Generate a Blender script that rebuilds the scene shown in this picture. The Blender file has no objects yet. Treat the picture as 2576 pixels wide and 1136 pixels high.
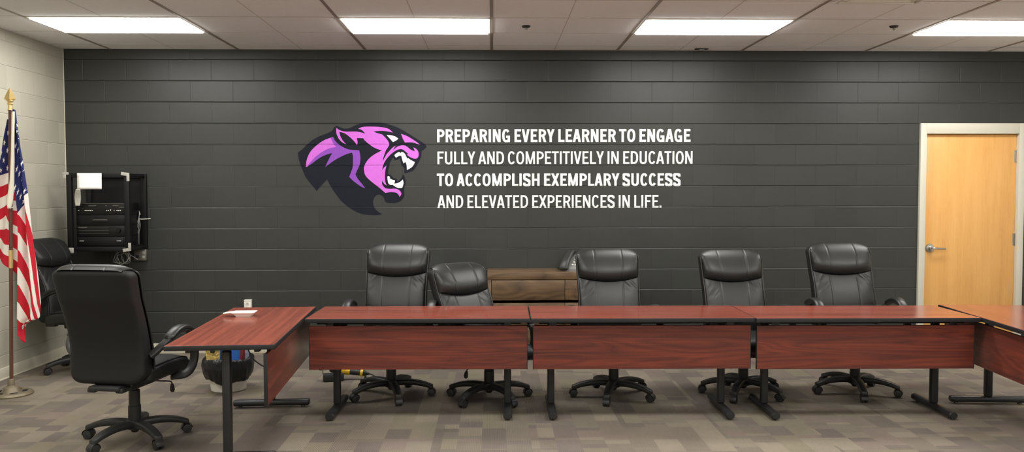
import bpy, bmesh, math, random
from mathutils import Vector, Matrix, Euler
random.seed(7)
SC = bpy.context.scene
COL = SC.collection
PI = math.pi

# ------------------------------------------------------------------ room size
DY = 7.935        # back wall plane
HC = 2.943        # ceiling height
XL = -4.111       # left wall plane
XR = 6.0
YF = -2.6

# ------------------------------------------------------------------ helpers
def lin(r, g, b):
    f = lambda c: (c/255/12.92) if c/255 <= 0.04045 else ((c/255+0.055)/1.055)**2.4
    return (f(r), f(g), f(b), 1.0)

class MB:
    """collects geometry of one mesh"""
    def __init__(self): self.v = []; self.f = []; self.s = []; self.uv = None
    def add(self, v, f, smooth=True, M=None):
        o = len(self.v)
        self.v += [tuple(M @ Vector(p)) if M else tuple(p) for p in v]
        self.f += [tuple(i+o for i in q) for q in f]
        self.s += [smooth]*len(f)
        return self
    def box(self, c, s, r=0.0, seg=2, M=None):
        if r <= 0:
            x, y, z = c; a, b, d = s[0]/2, s[1]/2, s[2]/2
            v = [(x+i*a, y+j*b, z+k*d) for k in (-1, 1) for j in (-1, 1) for i in (-1, 1)]
            f = [(0,2,3,1),(4,5,7,6),(0,1,5,4),(2,6,7,3),(0,4,6,2),(1,3,7,5)]
            return self.add(v, f, False, M)
        bm = bmesh.new(); bmesh.ops.create_cube(bm, size=1)
        for p in bm.verts: p.co = Vector((p.co.x*s[0], p.co.y*s[1], p.co.z*s[2]))
        r = min(r, min(s)*0.49)
        bmesh.ops.bevel(bm, geom=bm.edges[:], offset=r, segments=seg, affect='EDGES', profile=0.5, clamp_overlap=True)
        bm.verts.index_update()
        v = [(p.co.x+c[0], p.co.y+c[1], p.co.z+c[2]) for p in bm.verts]
        f = [tuple(q.index for q in fc.verts) for fc in bm.faces]
        bm.free()
        return self.add(v, f, True, M)
    def tube(self, path, r, n=10, closed=False, sec=None, M=None, up=None, caps=True):
        P = [Vector(p) for p in path]; m = len(P)
        rr = r if isinstance(r, (list, tuple)) else [r]*m
        v = []; prev = None
        for i, p in enumerate(P):
            if closed: t = (P[(i+1) % m]-P[i-1])
            else: t = P[min(i+1, m-1)]-P[max(i-1, 0)]
            t.normalize()
            if prev is None:
                ref = Vector(up) if up else (Vector((0,0,1)) if abs(t.z) < 0.9 else Vector((1,0,0)))
                a = ref - t*ref.dot(t); a.normalize()
            else:
                a = prev - t*prev.dot(t)
                if a.length < 1e-6: a = t.orthogonal()
                a.normalize()
            prev = a; b = t.cross(a)
            for k in range(n):
                th = 2*PI*k/n; ca, sa = math.cos(th), math.sin(th)
                if sec:
                    e = 2/sec[2]
                    ca = math.copysign(abs(ca)**e, ca)*sec[0]; sa = math.copysign(abs(sa)**e, sa)*sec[1]
                v.append(p + (a*ca+b*sa)*rr[i])
        f = []
        for i in range(m if closed else m-1):
            j = (i+1) % m
            for k in range(n):
                l = (k+1) % n
                f.append((i*n+k, i*n+l, j*n+l, j*n+k))
        if caps and not closed:
            f.append(tuple(reversed(range(n)))); f.append(tuple((m-1)*n+k for k in range(n)))
        return self.add(v, f, True, M)
    def lathe(self, prof, n=32, o=(0,0,0), M=None, sx=1, sy=1):
        v = []; f = []; m = len(prof)
        for r, z in prof:
            for k in range(n):
                th = 2*PI*k/n
                v.append((o[0]+r*math.cos(th)*sx, o[1]+r*math.sin(th)*sy, o[2]+z))
        for i in range(m-1):
            for k in range(n):
                l = (k+1) % n
                f.append((i*n+k, i*n+l, (i+1)*n+l, (i+1)*n+k))
        if prof[0][0] > 1e-5: f.append(tuple(reversed(range(n))))
        if prof[-1][0] > 1e-5: f.append(tuple((m-1)*n+k for k in range(n)))
        return self.add(v, f, True, M)
    def cyl(self, a, b, r, n=16, M=None): return self.tube([a, b], r, n, M=M)
    def prism(self, poly, fn, d0, d1, smooth=False):
        """poly of 2-D points; fn(u,v,d) -> 3-D"""
        n = len(poly)
        v = [fn(u, w, d0) for u, w in poly] + [fn(u, w, d1) for u, w in poly]
        f = [tuple(range(n)), tuple(reversed(range(n, 2*n)))]
        f += [(i, i+n, (i+1) % n+n, (i+1) % n) for i in range(n)]
        return self.add(v, f, smooth)
    def grid(self, fn, nu, nv, closed_u=False):
        v = [fn(i/(nu if closed_u else nu-1), j/(nv-1)) for j in range(nv) for i in range(nu)]
        f = []
        for j in range(nv-1):
            for i in range(nu if closed_u else nu-1):
                k = (i+1) % nu
                f.append((j*nu+i, j*nu+k, (j+1)*nu+k, (j+1)*nu+i))
        return self.add(v, f, True)
    def mesh(self, name, fix=True, angle=35):
        me = bpy.data.meshes.new(name)
        me.from_pydata(self.v, [], self.f)
        if fix:
            bm = bmesh.new(); bm.from_mesh(me)
            bmesh.ops.recalc_face_normals(bm, faces=bm.faces[:])
            bm.to_mesh(me); bm.free()
        for p, s in zip(me.polygons, self.s): p.use_smooth = s
        if any(self.s):
            try: me.set_sharp_from_angle(angle=math.radians(angle))
            except Exception: pass
        me.update()
        return me
    def build(self, name, mat, parent=None, loc=None, rot=None, fix=True, angle=35):
        o = bpy.data.objects.new(name, self.mesh(name, fix, angle))
        if mat: o.data.materials.append(mat)
        COL.objects.link(o)
        if parent: o.parent = parent
        if loc: o.location = loc
        if rot: o.rotation_euler = rot
        return o

def tag(o, label, cat=None, group=None, kind=None):
    o['label'] = label
    if cat: o['category'] = cat
    if group: o['group'] = group
    if kind: o['kind'] = kind
    return o
def thing(name, label, cat, loc=(0,0,0), rz=0, group=None, kind=None):
    o = bpy.data.objects.new(name, None); COL.objects.link(o)
    o.empty_display_size = 0.1
    o.location = loc; o.rotation_euler = (0,0,rz)
    return tag(o, label, cat, group, kind)
def copy_tree(o, parent=None):
    c = o.copy(); COL.objects.link(c); c.parent = parent
    for ch in list(o.children): copy_tree(ch, c)
    return c
def spline(pts, n=6, closed=False):
    P = [Vector(p) for p in pts]; out = []; m = len(P)
    for i in range(m if closed else m-1):
        p0 = P[i-1] if (closed or i > 0) else P[i]*2-P[i+1]
        p1 = P[i]; p2 = P[(i+1) % m]
        p3 = P[(i+2) % m] if (closed or i+2 < m) else p2*2-p1
        for k in range(n):
            t = k/n
            out.append(0.5*((2*p1)+(-p0+p2)*t+(2*p0-5*p1+4*p2-p3)*t*t+(-p0+3*p1-3*p2+p3)*t**3))
    if not closed: out.append(P[-1])
    return out

# ------------------------------------------------------------------ materials
class NT:
    def __init__(self, name):
        self.m = bpy.data.materials.new(name); self.m.use_nodes = True
        self.t = self.m.node_tree; self.t.nodes.clear()
        self.out = self.n('ShaderNodeOutputMaterial')
        self.b = self.n('ShaderNodeBsdfPrincipled')
        self.l(self.b.outputs[0], self.out.inputs[0])
    def n(self, ty, **kw):
        x = self.t.nodes.new(ty)
        for k, v in kw.items(): setattr(x, k, v)
        return x
    def l(self, a, b): self.t.links.new(a, b)
    def inp(self, node, name, val):
        s = node.inputs[name]
        if hasattr(val, 'is_linked') or isinstance(val, bpy.types.NodeSocket): self.l(val, s)
        else: s.default_value = val
    def math(self, op, a, b=None, c=None, clamp=False):
        x = self.n('ShaderNodeMath', operation=op); x.use_clamp = clamp
        for i, q in enumerate((a, b, c)):
            if q is None: continue
            if isinstance(q, bpy.types.NodeSocket): self.l(q, x.inputs[i])
            else: x.inputs[i].default_value = q
        return x.outputs[0]
    def coord(self, kind='Object'): return self.n('ShaderNodeTexCoord').outputs[kind]
    def sep(self, v):
        x = self.n('ShaderNodeSeparateXYZ'); self.l(v, x.inputs[0]); return x.outputs
    def comb(self, x, y, z=0.0):
        c = self.n('ShaderNodeCombineXYZ')
        for i, q in enumerate((x, y, z)):
            if isinstance(q, bpy.types.NodeSocket): self.l(q, c.inputs[i])
            else: c.inputs[i].default_value = q
        return c.outputs[0]
    def mapv(self, v, scale=(1,1,1), loc=(0,0,0), rot=(0,0,0)):
        x = self.n('ShaderNodeMapping'); self.l(v, x.inputs[0])
        x.inputs['Scale'].default_value = scale; x.inputs['Location'].default_value = loc; x.inputs['Rotation'].default_value = rot
        return x.outputs[0]
    def noise(self, v, scale=5, detail=3, rough=0.5, dist=0, dim='3D', w=None):
        x = self.n('ShaderNodeTexNoise', noise_dimensions=dim)
        if v is not None: self.l(v, x.inputs['Vector'])
        x.inputs['Scale'].default_value = scale; x.inputs['Detail'].default_value = detail
        x.inputs['Roughness'].default_value = rough; x.inputs['Distortion'].default_value = dist
        if w is not None: self.l(w, x.inputs['W'])
        return x.outputs[0]
    def ramp(self, f, stops, interp='LINEAR'):
        x = self.n('ShaderNodeValToRGB'); cr = x.color_ramp; cr.interpolation = interp
        while len(cr.elements) > 1: cr.elements.remove(cr.elements[-1])
        cr.elements[0].position = stops[0][0]; cr.elements[0].color = stops[0][1]
        for p, c in stops[1:]:
            e = cr.elements.new(p); e.color = c
        self.l(f, x.inputs[0]); return x.outputs[0]
    def mix(self, f, a, b, mode='MIX'):
        x = self.n('ShaderNodeMix', data_type='RGBA', blend_type=mode)
        for s, q in ((x.inputs[0], f), (x.inputs[6], a), (x.inputs[7], b)):
            if isinstance(q, bpy.types.NodeSocket): self.l(q, s)
            else: s.default_value = q
        return x.outputs[2]
    def bump(self, h, strength=0.3, dist=0.01, normal=None):
        x = self.n('ShaderNodeBump'); self.l(h, x.inputs['Height'])
        x.inputs['Strength'].default_value = strength; x.inputs['Distance'].default_value = dist
        if normal is not None: self.l(normal, x.inputs['Normal'])
        self.l(x.outputs[0], self.b.inputs['Normal'])
        return x.outputs[0]
    def base(self, c): self.inp(self.b, 'Base Color', c); return self
    def set(self, rough=0.5, metal=0.0, spec=0.5):
        self.b.inputs['Roughness'].default_value = rough
        self.b.inputs['Metallic'].default_value = metal
        self.b.inputs['Specular IOR Level'].default_value = spec
        return self

def plain(name, c, rough=0.5, metal=0.0, spec=0.5, nscale=60, nstr=0.08, ndist=0.002, vary=0.06):
    t = NT(name); co = t.coord()
    n = t.noise(co, nscale, 2)
    dark = tuple(x*(1-vary) for x in c[:3])+(1,); lite = tuple(min(1, x*(1+vary)) for x in c[:3])+(1,)
    t.base(t.ramp(t.noise(co, 4, 2), [(0.3, dark), (0.7, lite)])).set(rough, metal, spec)
    if nstr: t.bump(n, nstr, ndist)
    return t.m

def brick_bump(t, co, axis, xoff, mortar=0.0045, depth=0.006):
    s = t.sep(co)
    v = t.comb(t.math('ADD', s[0] if axis == 'x' else s[1], xoff), s[2], 0.0)
    wob = t.noise(co, 3.0, 2)
    vv = t.n('ShaderNodeVectorMath', operation='ADD'); t.l(v, vv.inputs[0])
    t.l(t.comb(0.0, t.math('MULTIPLY', t.math('SUBTRACT', wob, 0.5), 0.004), 0.0), vv.inputs[1])
    br = t.n('ShaderNodeTexBrick'); br.offset = 0.5; br.offset_frequency = 2; br.squash = 1.0
    t.l(vv.outputs[0], br.inputs['Vector'])
    for k, val in (('Scale', 1.0), ('Mortar Size', mortar), ('Mortar Smooth', 0.6), ('Bias', 0.0), ('Brick Width', 0.4064), ('Row Height', 0.2032)):
        br.inputs[k].default_value = val
    br.inputs['Color1'].default_value = (0,0,0,1); br.inputs['Color2'].default_value = (1,1,1,1)
    fine = t.noise(co, 160, 3, 0.6)
    coarse = t.noise(co, 22, 2)
    zz = t.sep(vv.outputs[0])[1]
    sd = t.math('MULTIPLY', t.math('SUBTRACT', t.math('FRACT', t.math('ADD', t.math('DIVIDE', zz, 0.2032), 0.5)), 0.5), 0.2032)
    gr = t.math('MINIMUM', t.math('SUBTRACT', 1.0, t.math('DIVIDE', sd, 0.0022)), t.math('ADD', 1.0, t.math('DIVIDE', sd, 0.0068)))
    gr = t.math('MAXIMUM', gr, 0.0)
    var = t.math('ADD', 0.45, t.math('MULTIPLY', t.noise(co, 1.7, 1), 1.1))
    deep = t.math('MULTIPLY', t.math('ADD', t.math('MULTIPLY', br.outputs['Fac'], 0.19), t.math('MULTIPLY', gr, 0.75)), var)
    h = t.math('ADD', t.math('MULTIPLY', deep, -1.0), t.math('ADD', t.math('MULTIPLY', fine, 0.09), t.math('MULTIPLY', coarse, 0.05)))
    t.bump(h, 1.0, depth)
    return br

def cmu(name, c, axis, xoff, rough=0.5, spec=0.4, depth=0.006):
    t = NT(name); co = t.coord()
    br = brick_bump(t, co, axis, xoff, depth=depth)
    n = t.noise(co, 2.5, 3)
    a = tuple(x*0.95 for x in c[:3])+(1,); b = tuple(x*1.05 for x in c[:3])+(1,)
    tint = t.mix(0.07, t.ramp(n, [(0.3, a), (0.7, b)]), br.outputs['Color'], 'OVERLAY')
    t.base(tint).set(rough, 0, spec)
    return t.m
JX = 0.47 + 0.2032    # phase of the vertical joints on the back wall
def wallpaint(name, c, rough=0.5, spec=0.3):
    t = NT(name); co = t.coord(); brick_bump(t, co, 'x', JX)
    n = t.noise(co, 30, 3)
    t.base(t.ramp(n, [(0.3, tuple(x*0.93 for x in c[:3])+(1,)), (0.7, c)])).set(rough, 0, spec)
    return t.m

def wood(name, dark, mid, lite, axis=(0.9, 14, 14), rough=0.25, spec=0.5, cath=0.35, bump=0.006):
    t = NT(name); co = t.coord()
    rnd = t.n('ShaderNodeObjectInfo').outputs['Random']
    off = t.n('ShaderNodeVectorMath', operation='ADD'); t.l(co, off.inputs[0])
    t.l(t.comb(t.math('MULTIPLY', rnd, 31.0), t.math('MULTIPLY', rnd, 17.0), t.math('MULTIPLY', rnd, 5.0)), off.inputs[1])
    v = t.mapv(off.outputs[0], axis)
    n1 = t.noise(v, 1.3, 3, 0.5, 0.2)
    n2 = t.noise(t.mapv(off.outputs[0], (axis[0]*1.4, axis[1]*3.2, axis[2]*3.2)), 2.0, 5, 0.65, 0.3)
    n3 = t.noise(t.mapv(off.outputs[0], (axis[0]*4, axis[1]*14, axis[2]*14)), 2.0, 2, 0.6)
    field = t.noise(t.mapv(off.outputs[0], (axis[0]*0.9, axis[1]*0.28, axis[2]*0.28)), 1.3, 2, 0.4, 0.3)
    rings = t.math('PINGPONG', t.math('MULTIPLY', field, 26.0), 1.0)
    rings = t.math('POWER', rings, 0.6)
    f = t.math('ADD', t.math('MULTIPLY', n1, 0.50-cath*0.5), t.math('MULTIPLY', rings, cath*0.5))
    f = t.math('ADD', f, t.math('ADD', t.math('MULTIPLY', n2, 0.34), t.math('MULTIPLY', n3, 0.16)))
    t.base(t.ramp(f, [(0.34, dark), (0.50, mid), (0.66, lite)])).set(rough, 0, spec)
    if bump: t.bump(n3, bump, 0.001)
    return t.m

M = {}
M['wall_dark'] = cmu('dark_block_wall', lin(51, 53, 50), 'x', JX, 0.42, 0.42)
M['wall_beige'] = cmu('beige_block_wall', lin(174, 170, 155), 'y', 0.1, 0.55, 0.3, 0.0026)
M['wall_bounce_x'] = cmu('whitened_block_wall_cross', lin(240, 238, 232), 'x', 0.1, 0.55, 0.3)  # unseen front wall, raised to near-white so it bounces more light
M['wall_bounce_r'] = cmu('whitened_block_wall', lin(236, 234, 228), 'y', 0.1, 0.55, 0.3, 0.0026)  # right wall out of view, whitened to reflect more fill into the room
M['cream'] = plain('cream_paint', lin(205, 202, 187), 0.4, vary=0.02, nstr=0.03)
M['base_cream'] = plain('cream_vinyl', lin(208, 203, 184), 0.4, vary=0.02, nstr=0.02)
M['ink'] = wallpaint('midnight_wall_paint', lin(20, 23, 36), spec=0.2)
M['pink'] = wallpaint('orchid_wall_paint', lin(208, 108, 216))
M['purple'] = wallpaint('violet_wall_paint', lin(140, 74, 182))
M['white_paint'] = wallpaint('white_wall_paint', lin(252, 252, 246))
M['black_metal'] = plain('black_powder_coat', lin(34, 34, 35), 0.42, 0, 0.5, 220, 0.08, 0.0006)
M['black_edge'] = plain('black_edge_band', lin(33, 33, 34), 0.5, 0, 0.4)
M['black_plastic'] = plain('black_plastic', lin(42, 42, 42), 0.42, 0, 0.45, 180, 0.06, 0.0008)
M['rack_black'] = plain('rack_black', lin(15, 15, 16), 0.55, 0, 0.3)
M['gear_black'] = plain('gear_black', lin(14, 14, 15), 0.42, 0, 0.35)
M['chrome'] = plain('brushed_chrome', lin(190, 190, 188), 0.25, 1.0, 0.5, vary=0.02)
M['steel'] = plain('galvanised_steel', lin(150, 148, 140), 0.4, 0.9, 0.5)
M['silver'] = plain('silver_print', lin(130, 130, 128), 0.4, 0.2)
M['white_plastic'] = plain('white_plastic', lin(232, 230, 220), 0.35, vary=0.02)
M['tray_white'] = plain('white_tray_plastic', lin(250, 248, 240), 0.35, vary=0.01)
M['paper'] = plain('white_paper', lin(252, 252, 250), 0.7, vary=0.01)
M['tape'] = plain('grey_tape', lin(170, 168, 158), 0.5)
M['cable_grey'] = plain('grey_cable', lin(150, 150, 145), 0.5)
M['mahogany'] = wood('mahogany_laminate', lin(98, 50, 40), lin(138, 70, 55), lin(172, 90, 70), axis=(0.45, 24, 24), rough=0.17, spec=0.7, cath=0.12)
M['mahogany_panel'] = wood('mahogany_panel', lin(64, 38, 33), lin(93, 47, 39), lin(122, 58, 43), axis=(0.55, 20, 20), rough=0.33, spec=0.35, cath=0.26)
M['walnut'] = wood('walnut_veneer', lin(66, 50, 35), lin(94, 73, 51), lin(116, 92, 66), axis=(1.0, 12, 12), rough=0.45, cath=0.4)
M['maple'] = wood('maple_veneer', lin(214, 157, 88), lin(224, 169, 97), lin(230, 177, 106), axis=(9, 9, 0.55), rough=0.38, cath=0.15)
M['pole_wood'] = wood('dark_pole_wood', lin(70, 44, 34), lin(92, 60, 46), lin(110, 74, 56), axis=(20, 20, 1.5), rough=0.35)
M['brass'] = plain('polished_brass', lin(232, 206, 140), 0.32, 0.7, vary=0.03)
M['gold_foil'] = plain('gold_foil', lin(206, 178, 104), 0.33, 0.3, 0.5, 30, 1.0, 0.03, 0.12)
M['stand_bronze'] = plain('antique_bronze', lin(126, 116, 96), 0.45, 0.35)
M['ribbon'] = plain('black_ribbon', lin(24, 24, 22), 0.5)
M['blue_card'] = plain('blue_card', lin(38, 100, 178), 0.5)
M['red_label'] = plain('red_label', lin(112, 30, 38), 0.4)
M['yellow'] = plain('yellow_plastic', lin(225, 180, 40), 0.4)
M['dark_hole'] = plain('dark_recess', lin(18, 18, 18), 0.8)
M['bin_white'] = plain('white_bin_plastic', lin(228, 226, 216), 0.4, vary=0.02)
M['brown_knob'] = plain('brown_tag', lin(40, 34, 30), 0.5)

t = NT('bin_liner'); co = t.coord()
n = t.noise(t.mapv(co, (9, 9, 3)), 2.4, 4, 0.6, 0.6)
t.base(lin(24, 25, 27)).set(0.33, 0, 0.5); t.bump(n, 0.8, 0.02); M['liner'] = t.m

t = NT('clear_plastic'); t.base(lin(215, 220, 228)).set(0.12, 0, 0.5); t.b.inputs['Transmission Weight'].default_value = 0.7; M['clear'] = t.m

t = NT('black_leather'); co = t.coord()
vor = t.n('ShaderNodeTexVoronoi'); t.l(co, vor.inputs['Vector']); vor.inputs['Scale'].default_value = 260
wr = t.noise(co, 6, 2, 0.5, 0.4)
h = t.math('ADD', t.math('MULTIPLY', vor.outputs['Distance'], 0.06), wr)
t.base(t.ramp(t.noise(co, 7, 2), [(0.3, lin(25, 26, 25)), (0.7, lin(31, 32, 31))])).set(0.40, 0, 0.5)
t.bump(h, 0.22, 0.004); M['leather'] = t.m
t = NT('black_leather_back'); co = t.coord()
vor = t.n('ShaderNodeTexVoronoi'); t.l(co, vor.inputs['Vector']); vor.inputs['Scale'].default_value = 300
t.base(lin(27, 27, 27)).set(0.5, 0, 0.32)
t.bump(vor.outputs['Distance'], 0.08, 0.002); M['leather_back'] = t.m

# carpet: plank-like rectangles in several muted hues, fine stripes
t = NT('patchwork_carpet'); co = t.coord(); s = t.sep(co)
def brickset(w, h, off, loc, swap=True):
    b = t.n('ShaderNodeTexBrick'); b.offset = off; b.offset_frequency = 2
    v = t.comb(s[1], s[0], 0.0) if swap else co
    t.l(t.mapv(v, (1,1,1), loc), b.inputs['Vector'])
    for k, val in (('Scale', 1.0), ('Mortar Size', 0.0), ('Mortar Smooth', 0.0), ('Bias', 0.0), ('Brick Width', w), ('Row Height', h)): b.inputs[k].default_value = val
    b.inputs['Color1'].default_value = (0,0,0,1); b.inputs['Color2'].default_value = (1,1,1,1)
    return b.outputs['Color']
A = brickset(0.43, 0.155, 0.37, (0.11, 0.07, 0))
B = brickset(0.29, 0.31, 0.45, (3.31, 1.93, 0))
Cc = brickset(0.61, 0.61, 0.5, (7.7, 5.2, 0))
Dd = brickset(0.19, 0.155, 0.55, (1.3, 0.07, 0))
pick = t.math('GREATER_THAN', B, 0.62)
f = t.math('FRACT', t.math('ADD', t.math('MULTIPLY', A, 1.0), t.math('ADD', t.math('MULTIPLY', t.math('MULTIPLY', Dd, pick), 0.7), t.math('MULTIPLY', Cc, 0.25))))
pal = [lin(122,114,103), lin(113,105,96), lin(108,100,95), lin(120,113,99), lin(104,97,90), lin(118,107,100), lin(127,119,107), lin(111,105,96), lin(105,97,92), lin(116,109,99)]
colr = t.ramp(f, [(i/len(pal), c) for i, c in enumerate(pal)], 'CONSTANT')
blot = t.noise(co, 2.2, 3, 0.6)
colr = t.mix(1.0, colr, t.ramp(blot, [(0.3, (0.90,0.90,0.90,1)), (0.7, (1.12,1.11,1.09,1))]), 'MULTIPLY')
st = t.math('SINE', t.math('MULTIPLY', s[0], 2*PI/0.011))
fz = t.noise(co, 420, 2, 0.7)
stripes = t.math('ADD', t.math('MULTIPLY', st, 0.10), t.math('MULTIPLY', t.math('SUBTRACT', fz, 0.5), 0.9))
colr = t.mix(1.0, colr, t.ramp(t.math('ADD', stripes, 0.5), [(0.0, (0.72,0.72,0.71,1)), (1.0, (1.32,1.32,1.30,1))]), 'MULTIPLY')
t.base(colr).set(0.95, 0, 0.1)
t.bump(t.math('ADD', st, t.math('MULTIPLY', fz, 2)), 0.35, 0.004)
M['carpet'] = t.m

t = NT('ceiling_tile'); co = t.coord()
fis = t.noise(co, 130, 3, 0.65)
t.base(t.ramp(fis, [(0.3, lin(236, 236, 236)), (0.6, lin(246, 246, 246))])).set(0.9, 0, 0.1); t.bump(fis, 0.25, 0.003); M['tile'] = t.m
M['tbar'] = plain('ceiling_grid_paint', lin(150, 140, 128), 0.5, vary=0.02, nstr=0)
M['score'] = plain('tile_score', lin(196, 190, 182), 0.8, vary=0.02, nstr=0)
M['tbar_light'] = plain('ceiling_cross_grid_paint', lin(206, 198, 186), 0.5, vary=0.02, nstr=0)
t = NT('lit_diffuser'); t.base((1,1,1,1)); t.b.inputs['Emission Color'].default_value = (1.0, 0.98, 0.94, 1); t.b.inputs['Emission Strength'].default_value = 13.0; M['diffuser'] = t.m
LIGHT_L = 13.0
EXPOSURE = 0.6
# ================================================================== ROOM
DX0, DX1, DZ = 4.275, 5.205, 2.133           # door opening
def struct(name, mb, mat, label, cat, parent=None, **k):
    o = mb.build(name, mat, parent, **k)
    if parent is None: tag(o, label, cat, kind='structure')
    return o
mb = MB().box(((XL+XR)/2, (DY+YF)/2, -0.05), (XR-XL+0.4, DY-YF+0.4, 0.1)); struct('floor', mb, M['carpet'], 'patchwork carpet of brown, olive and grey rectangles under the tables', 'floor')
mb = MB().box(((XL+XR)/2, (DY+YF)/2, HC+0.05), (XR-XL+0.4, DY-YF+0.4, 0.1)); ceil = struct('ceiling', mb, M['tile'], 'suspended ceiling of beige acoustic tiles with a thin metal grid', 'ceiling')
mb = MB()
x0 = -3.661 - 1.2192
for k in range(10):
    x = x0+k*1.2192
    if XL < x < XR: mb.box((x, (DY+YF)/2, HC-0.001), (0.026, DY-YF, 0.006))
mb.build('grid_main_runner', M['tbar'], ceil)
mb = MB()
y = 7.69
while y > YF:
    mb.box(((XL+XR)/2, y, HC-0.0004), (XR-XL, 0.011, 0.002)); y -= 0.605
mb.build('grid_cross_tee', M['score'], ceil)
mb = MB()
for k in range(10):
    x = x0+(k+0.5)*1.2192
    if XL < x < XR: mb.box((x, (DY+YF)/2, HC-0.0002), (0.007, DY-YF, 0.001))
mb.build('tile_score_line', M['score'], ceil)
mb = MB().box(((XL+DX0-0.06)/2-0.1, DY+0.1, HC/2), (DX0-0.06-XL+0.2, 0.2, HC))
mb.box(((DX1+0.06+XR)/2+0.1, DY+0.1, HC/2), (XR-DX1-0.06+0.2, 0.2, HC))
mb.box(((DX0+DX1)/2, DY+0.1, (DZ+0.1+HC)/2), (DX1-DX0+0.12, 0.2, HC-DZ-0.1))
struct('wall_back', mb, M['wall_dark'], 'charcoal painted concrete block wall behind the table row', 'wall')
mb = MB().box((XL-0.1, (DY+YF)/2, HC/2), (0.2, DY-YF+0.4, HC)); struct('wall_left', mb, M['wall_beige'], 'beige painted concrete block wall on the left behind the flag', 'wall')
mb = MB().box((XR+0.1, (DY+YF)/2, HC/2), (0.2, DY-YF+0.4, HC)); struct('wall_right', mb, M['wall_bounce_r'], 'unseen concrete block wall to the right of the door, whitened to bounce light', 'wall')
mb = MB().box(((XL+XR)/2, YF-0.1, HC/2), (XR-XL+0.4, 0.2, HC)); struct('wall_front', mb, M['wall_bounce_x'], 'unseen concrete block wall opposite the charcoal wall, whitened to bounce light', 'wall')
mb = MB().box(((XL+DX0-0.066)/2, DY-0.005, 0.05), (DX0-0.066-XL, 0.01, 0.1), 0.003)
struct('baseboard_back', mb, M['base_cream'], 'cream baseboard along the foot of the charcoal wall', 'baseboard')
mb = MB().box((XL+0.005, (DY+YF)/2, 0.05), (0.01, DY-YF, 0.1), 0.003).box((XL+0.010, (DY+YF)/2, 0.006), (0.02, DY-YF, 0.012), 0.004)
struct('baseboard_left', mb, M['base_cream'], 'cream baseboard along the foot of the beige wall behind the flag', 'baseboard')
# corner bead
mb = MB().box((XL+0.0035, DY-0.003, HC/2+0.05), (0.007, 0.006, HC-0.1), 0.002); struct('trim_1', mb, M['base_cream'], 'thin light paint bead down the corner of the beige and charcoal walls', 'trim')
# door
door = thing('door_1', 'light maple flush door in a cream metal frame at the right end of the charcoal wall', 'door', (0,0,0), kind='structure')
mb = MB()
mb.box((DX0-0.028, DY+0.02, (DZ+0.105)/2), (0.062, 0.10, DZ+0.105), 0.004)
mb.box((DX1+0.028, DY+0.02, (DZ+0.105)/2), (0.062, 0.10, DZ+0.105), 0.004)
mb.box(((DX0+DX1)/2, DY+0.02, DZ+0.053), (DX1-DX0-0.002, 0.10, 0.104), 0.004)
mb.box((DX0+0.008, DY+0.075, DZ/2), (0.02, 0.03, DZ)); mb.box((DX1-0.008, DY+0.075, DZ/2), (0.02, 0.03, DZ))
mb.build('door_frame', M['cream'], door)
mb = MB().box(((DX0+DX1)/2, DY+0.035, DZ/2+0.004), (DX1-DX0-0.010, 0.044, DZ-0.012), 0.002)
leaf = mb.build('door_leaf', M['maple'], door)
mb = MB()
for dx in (0.21, 0.72):
    mb.lathe([(0, -0.004), (0.006, -0.003), (0.007, 0.0)], 12, M=Matrix.Translation((DX0+dx, DY+0.0125, DZ-0.05)) @ Matrix.Rotation(PI/2, 4, 'X'))
mb.build('screw_cap', M['maple'], leaf)
mb = MB().lathe([(0.044, 0.0), (0.044, 0.008), (0.038, 0.016), (0.020, 0.02), (0.017, 0.045), (0.0, 0.047)], 32, M=Matrix.Translation((DX0+0.07, DY+0.013, 1.006)) @ Matrix.Rotation(PI/2, 4, 'X'))
hd = mb.build('door_handle', M['chrome'], door)
mb = MB().tube(spline([(DX0+0.07, DY-0.03, 1.006), (DX0+0.075, DY-0.045, 1.006), (DX0+0.10, DY-0.052, 1.005), (DX0+0.15, DY-0.05, 1.003), (DX0+0.20, DY-0.044, 1.001)], 5), 0.0095, 10)
mb.build('lever', M['chrome'], hd)
mb = MB().box((DX0+0.07, DY-0.036, 1.006), (0.008, 0.003, 0.012)); mb.build('keyhole', M['dark_hole'], hd)
for z in (1.915, 1.09, 0.24):
    mb = MB().cyl((DX1-0.001, DY+0.006, z-0.06), (DX1-0.001, DY+0.006, z+0.06), 0.009, 12).box((DX1-0.001, DY+0.013, z), (0.05, 0.004, 0.118))
    mb.build('hinge', M['chrome'], door)

# ceiling lamps
def lamp(x, y, label, first=[None]):
    if first[0] is None:
        r = thing('ceiling_light', label, 'ceiling light', (x, y, HC), 0, 'recessed ceiling lights')
        m = MB()
        w, d = 1.192, 0.59
        m.box((0, -d/2+0.008, -0.003), (w, 0.016, 0.006)); m.box((0, d/2-0.008, -0.003), (w, 0.016, 0.006))
        m.box((-w/2+0.008, 0, -0.003), (0.016, d-0.032, 0.006)); m.box((w/2-0.008, 0, -0.003), (0.016, d-0.032, 0.006))
        m.build('light_frame', M['tbar_light'], r)
        m = MB().box((0, 0, -0.0085), (w-0.033, d-0.033, 0.015)); m.build('diffuser', M['diffuser'], r)
        first[0] = r
    else:
        r = copy_tree(first[0]); r.location = (x, y, HC); r['label'] = label
    return r
LY = 6.79
for x, lb in ((-3.051, 'bright rectangular ceiling light nearest the beige wall, above the flag and rack'),
              (-0.613, 'bright rectangular ceiling light above the panther emblem'),
              (1.825, 'bright rectangular ceiling light between the two sprinkler heads'),
              (4.264, 'bright rectangular ceiling light above the maple door')):
    lamp(x, LY, lb)
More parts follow.
